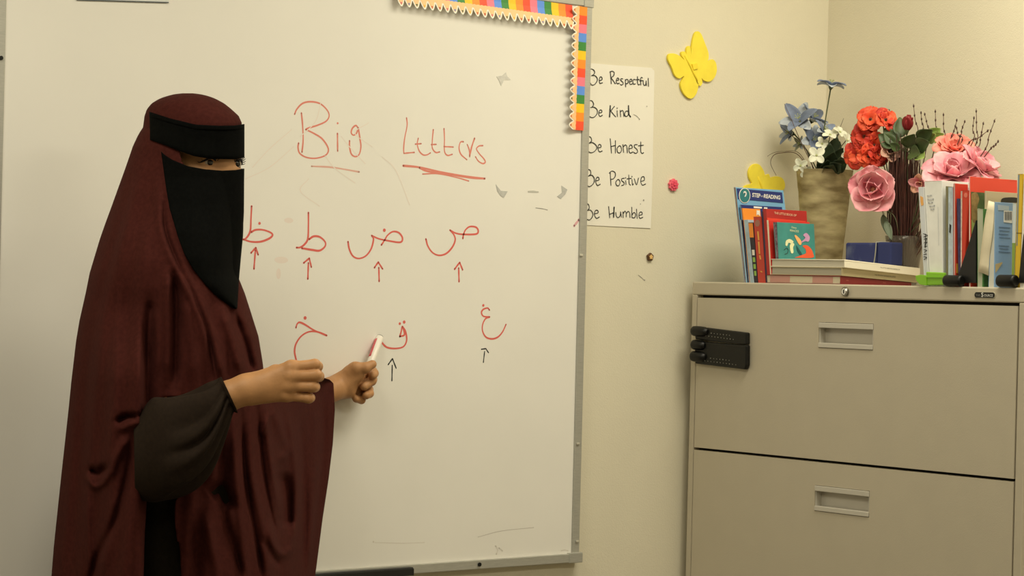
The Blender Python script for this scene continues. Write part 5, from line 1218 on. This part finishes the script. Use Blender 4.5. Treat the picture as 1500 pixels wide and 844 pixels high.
def inpoly(px, py, poly):
    c = False; j = len(poly)-1
    for i in range(len(poly)):
        xi, yi = poly[i]; xj, yj = poly[j]
        if (yi > py) != (yj > py) and px < (xj-xi)*(py-yi)/(yj-yi)+xi: c = not c
        j = i
    return c
FACE = [(263, 222), (285, 215), (390, 215), (390, 266), (330, 268), (296, 262), (274, 250), (266, 236)]
SLIT = [(215, 612), (221, 590), (240, 582), (290, 578), (312, 575), (316, 600), (306, 650), (290, 690), (262, 726), (256, 748), (259, 790), (266, 844), (284, 1300), (206, 1300), (210, 844), (214, 740)]
SLIT = [tuple(q) for q in cr(SLIT+SLIT[:1], 5)]
SH = (len(ys), NF+NB); skip = np.zeros(SH, bool)
for i in range(len(ys)-1):
    yc = (ys[i]+ys[i+1])/2
    if not (214 < yc < 270 or yc > 570): continue
    for j in range(NF-1):
        xc = (PXF[i, j]+PXF[i, j+1]+PXF[i+1, j]+PXF[i+1, j+1])/4
        if 200 < xc and inpoly(xc, yc, FACE if yc < 400 else SLIT): skip[i, j] = True
# pull the rim of the opening onto its smooth outline
SP = np.array(SLIT)
for i in range(1, len(ys)-1):
    if ys[i] < 560: continue
    for j in range(1, NF-1):
        k4 = [skip[i, j], skip[i-1, j], skip[i, j-1], skip[i-1, j-1]]
        if any(k4) and not all(k4):
            p = np.array([PXF[i, j], PYF[i, j]]); a = SP[:-1]; ab = SP[1:]-a
            t = np.clip(((p-a)*ab).sum(1)/((ab*ab).sum(1)+1e-9), 0, 1); q = a+ab*t[:, None]; dd = np.linalg.norm(q-p, axis=1); m0 = dd.argmin()
            if dd[m0] < (2.2 if ys[i] < 850 else 6): PXF[i, j], PYF[i, j] = q[m0]
rows = []
for i, y in enumerate(ys):
    lim = np.array([(onY(a, y, -.05)-CAM)@FWD for a in PXB[i]]); bd_ = np.minimum(F0[i]+TH[i], np.maximum(lim, F0[i]+.004))
    rows.append([D(a, b, d_) for a, b, d_ in zip(PXF[i], PYF[i], DF[i])]+[D(a, y, d_) for a, d_ in zip(PXB[i], bd_)])
m_rob = mat('maroon_cloth', (68, 31, 27), .9, var=.12, vscale=140, bump=.35, bscale=900, spec=.06)
mb = MB(); mb.grid(rows, closeu=True, skip=skip); mb.add([rows[0][k] for k in range(NF+NB)], [tuple(range(NF+NB))], 0, True)
kh = mb.build('khimar', m_rob, person, solid=.0016, recalc=True); kh['label'] = 'long maroon head covering and robe'
# ---- under-dress seen in the slit and down to the floor
rows = []
zfl = .012
for u in np.linspace(0, 1, 60):
    y = 520+u*(1560-520); L, R = 150-70*u, 372+30*u; mid, hf = (L+R)/2, (R-L)/2; row = []
    for q in np.linspace(0, 2*math.pi, 96, endpoint=False):
        rr = 1+.04*math.sin(11*q+2*u)*(.3+u)
        row.append(D(mid+hf*math.cos(q)*rr, y, D0-.165*math.sin(q)*rr*(1+.1*u)))
    rows.append(row)
rows = [[np.array([p[0], p[1], max(p[2], zfl)]) for p in r_] for r_ in rows]
m_dress = mat('dark_brown_dress', (30, 25, 18), .9, var=.1, vscale=160, bump=.3, bscale=800, spec=.1)
mb = MB(); mb.grid(rows, closeu=True); mb.add(rows[0], [tuple(range(96))], 0, True); mb.build('under_dress', m_dress, person)['label'] = 'dark brown dress under the robe'
# ---- puffed sleeve
ST = [((196, 622), (198, 728), .050, 3.965), ((208, 604), (206, 732), .060, 3.965), ((215, 591), (217, 736), .064, 3.96), ((226, 578.5), (233, 739), .068, 3.955), ((243, 575.5), (250, 738), .070, 3.95), ((262, 573.5), (270, 731), .068, 3.95),
      ((280, 569.5), (292, 716), .064, 3.95), ((294, 565), (311, 692), .058, 3.95), ((304, 561), (325, 660), .050, 3.95), ((311, 558.5), (335, 630), .040, 3.952), ((316, 556.5), (341, 609), .031, 3.955), ((319, 555), (343.5, 604), .0300, 3.958), ((322, 553.5), (346, 605), .0325, 3.958), ((324.5, 552.5), (348.5, 604), .0335, 3.958)]
SS = np.array([[a[0], a[1], b[0], b[1], t, d_] for a, b, t, d_ in ST]); SS = np.array(cr(SS, 6)); rows = []
NN = 120
for i, s_ in enumerate(SS):
    u = i/(len(SS)-1); row = []
    gath = .30*sstep(u, .22, .58)*(1-sstep(u, .66, .90))+.07*sstep(u, .6, .8)*(1-sstep(u, .9, .97)); soft = .13*sstep(u, .08, .35)*(1-sstep(u, .7, .9))
    for q in np.linspace(0, 2*math.pi, NN, endpoint=False):
        w_ = .5+.5*math.sin(10*q+1.4*math.sin(3*q+.6)+1.5*(1-u)); k = 1-gath*(1-w_)**1.5*(.75+.25*math.sin(5*q))*(1-.5*max(0, math.cos(q)))-soft*(.5+.5*math.sin(4*q+7*u))*math.sin(math.pi*u)
        c_ = math.cos(q); a = (s_[0]+s_[2])/2+(s_[0]-s_[2])/2*c_*min(k, 1.03); b = (s_[1]+s_[3])/2+(s_[1]-s_[3])/2*c_*min(k, 1.03)
        row.append(D(a, b, s_[5]-s_[4]*math.sin(q)*k))
    rows.append(row)
m_slv = mat('sheer_brown_sleeve', (38, 29, 22), .85, var=.1, vscale=150, bump=.3, bscale=900, spec=.1)
MB().grid(rows, closeu=True).build('sleeve', m_slv, person, solid=.001)['label'] = 'puffed dark brown sleeve gathered at the wrist'

# ---- band and veil
AE, BE = .0945, .0795
tt = np.linspace(0, 2*math.pi, 721); LAT = AE*np.cos(tt)*math.cos(PHI)-BE*np.sin(tt)*math.sin(PHI); TWD = AE*np.cos(tt)*math.sin(PHI)+BE*np.sin(tt)*math.cos(PHI)
k0 = int(np.argmax(LAT)); order = (np.arange(720)+k0) % 720; LO, TO = LAT[order], TWD[order]; kmin = int(np.argmin(LO))
nearL, nearT = LO[:kmin+1][::-1], TO[:kmin+1][::-1]; farL, farT = np.append(LO[kmin:], LO[0]), np.append(TO[kmin:], TO[0])
S_ = FPX/DH; LMAX = LO.max()*S_
def near_depth(px, cx): return DH-np.interp((px-cx)/S_, nearL, nearT)
def far_depth(px, cx): return DH-np.interp((px-cx)/S_, farL, farT)
m_vl = mat('black_cloth', (11, 12, 11), .92, var=.15, vscale=160, bump=.3, bscale=900, spec=.04)
BT = [(205, 160), (213, 162.5), (219, 164), (250, 174), (287, 183), (320, 184.5), (345, 184), (358, 182)]
BB = [(205, 199), (213, 202.5), (240, 212), (262, 221), (285, 229), (313, 233), (345, 233.5), (358, 231)]
cx = 286.; pxr, pxl = cx+LMAX, cx-LMAX
aa = np.linspace(0, math.pi, 60); pn = (pxr+pxl)/2+(pxr-pxl)/2*np.cos(aa)
def band(bt, bb, name, off, nr=9, wav=.0006):
    rows = []
    for v in np.linspace(0, 1, nr):
        yn = ip(bt, pn)*(1-v)+ip(bb, pn)*v
        dn = np.minimum(near_depth(pn, cx), kfront(pn, yn, False)-.003)-off-wav*np.sin(v*9)
        wgt = np.clip((pn-pxl)/6, 0, 1)*np.clip((pxr-pn)/6, 0, 1); dn = dn*wgt+near_depth(pn, cx)*(1-wgt)
        pf = pn[::-1][1:-1]; yf = ip(bt, pf)*(1-v)+ip(bb, pf)*v; df = far_depth(pf, cx)+off
        sc1 = 1+.0; rows.append([D(a, b, d_) for a, b, d_ in zip(pn, yn, dn)]+[D(a, b, d_) for a, b, d_ in zip(pf, yf, df)])
    return MB().grid(rows, closeu=True).build(name, m_vl, person, solid=.0014)
band(BT, BB, 'veil_headband', .0012)['label'] = 'black band across the forehead'
band([(a, b-.3) for a, b in BT], [(a, b+6.5) for a, b in BT], 'headband_hem', .0030, 4, .0002)
VT = [(236, 222), (240, 226), (252, 234), (275, 243.5), (300, 248), (325, 250), (345, 249), (358, 247)]
VL = [(222, 236), (240, 239), (270, 243), (300, 248), (320, 254), (345, 261), (370, 270), (395, 284), (415, 300), (432, 316), (446, 334), (452, 344)]
VR = [(222, 357.6), (250, 357.2), (300, 357), (340, 355.5), (380, 352), (410, 349.5), (452, 347.2)]
rows = []
NV, NU = 90, 70
VV, UU = np.meshgrid(np.linspace(0, 1, NV), np.linspace(0, 1, NU), indexing='ij')
YG = 222+VV*230; XLv, XRv = ip(VL, YG), ip(VR, YG); AX = XLv+(XRv-XLv)*np.sin(UU*math.pi/2)
YV = YG+np.maximum(0, ip(VT, AX)-222)*(1-VV)**2.2; CV = ip(VR, YV)-LMAX
KF = kfront(AX.ravel(), YV.ravel()).reshape(AX.shape)-.005
DV = near_depth(AX, CV); DV = np.where(AX < ip(RPT, YV)-1, np.minimum(DV, KF), DV)
DV = DV-.020*sstep(YV, 300, 420)*np.sin(math.pi*UU)*(1-UU*.6)+.003*np.sin(AX*.13+YV*.02)*sstep(YV, 270, 330)*np.sin(math.pi*UU)
for i in range(NV):
    pts = [D(a, b, d_) for a, b, d_ in zip(AX[i], YV[i], DV[i])]
    y = YV[i, -1]; c_ = ip(VR, y)-LMAX; v = VV[i, 0]
    for q in np.linspace(0, 1, 12)[1:]:
        a = ip(VR, y)-LMAX*.55*q*q*(1-.7*v); pts.append(D(a, y, far_depth(a, c_)+.001))
    rows.append(pts)
MB().grid(rows).build('face_veil', m_vl, person, solid=.0014)['label'] = 'black face veil hanging to a point on the chest'

# ---- the marker in the left hand
tipP = onY(556.8, 493, BF-.0012); tailP = D(537.5, 546, 4.805); ax_ = tailP-tipP; Lm = np.linalg.norm(ax_); ax_ /= Lm
mk = thing('dry_erase_marker', 'white dry erase marker with a red label held against the whiteboard', 'marker', tailP)
m_mw = m_('white_marker_plastic', (240, 234, 224), rough=.35); m_mr = m_('red_label', (214, 96, 104), rough=.4); m_mg = m_('grey_marker_end', (110, 104, 98), rough=.4)
T_ = lambda s_: tipP+ax_*s_
r_ = .0082
MB().tube([T_(.0016), T_(.003), T_(.05), T_(Lm*.95), T_(Lm)], [r_*.86, r_, r_, r_, r_*.8], 24).build('barrel', m_mw, mk)
MB().tube([T_(0), T_(.0018)], [r_*.8, r_*.9], 20).build('end_plug', m_mg, mk)
e1 = RGT-ax_*(RGT@ax_); e1 /= np.linalg.norm(e1); e2 = np.cross(ax_, e1)
if e2@TOW < 0: e2 = -e2
P = [[T_(s_)+(r_+.0002)*(e1*math.cos(q)+e2*math.sin(q)) for q in np.linspace(math.radians(105), math.radians(215), 14)] for s_ in np.linspace(.012, .060, 8)]
MB().grid(P).build('label', m_mr, mk, solid=.0002)
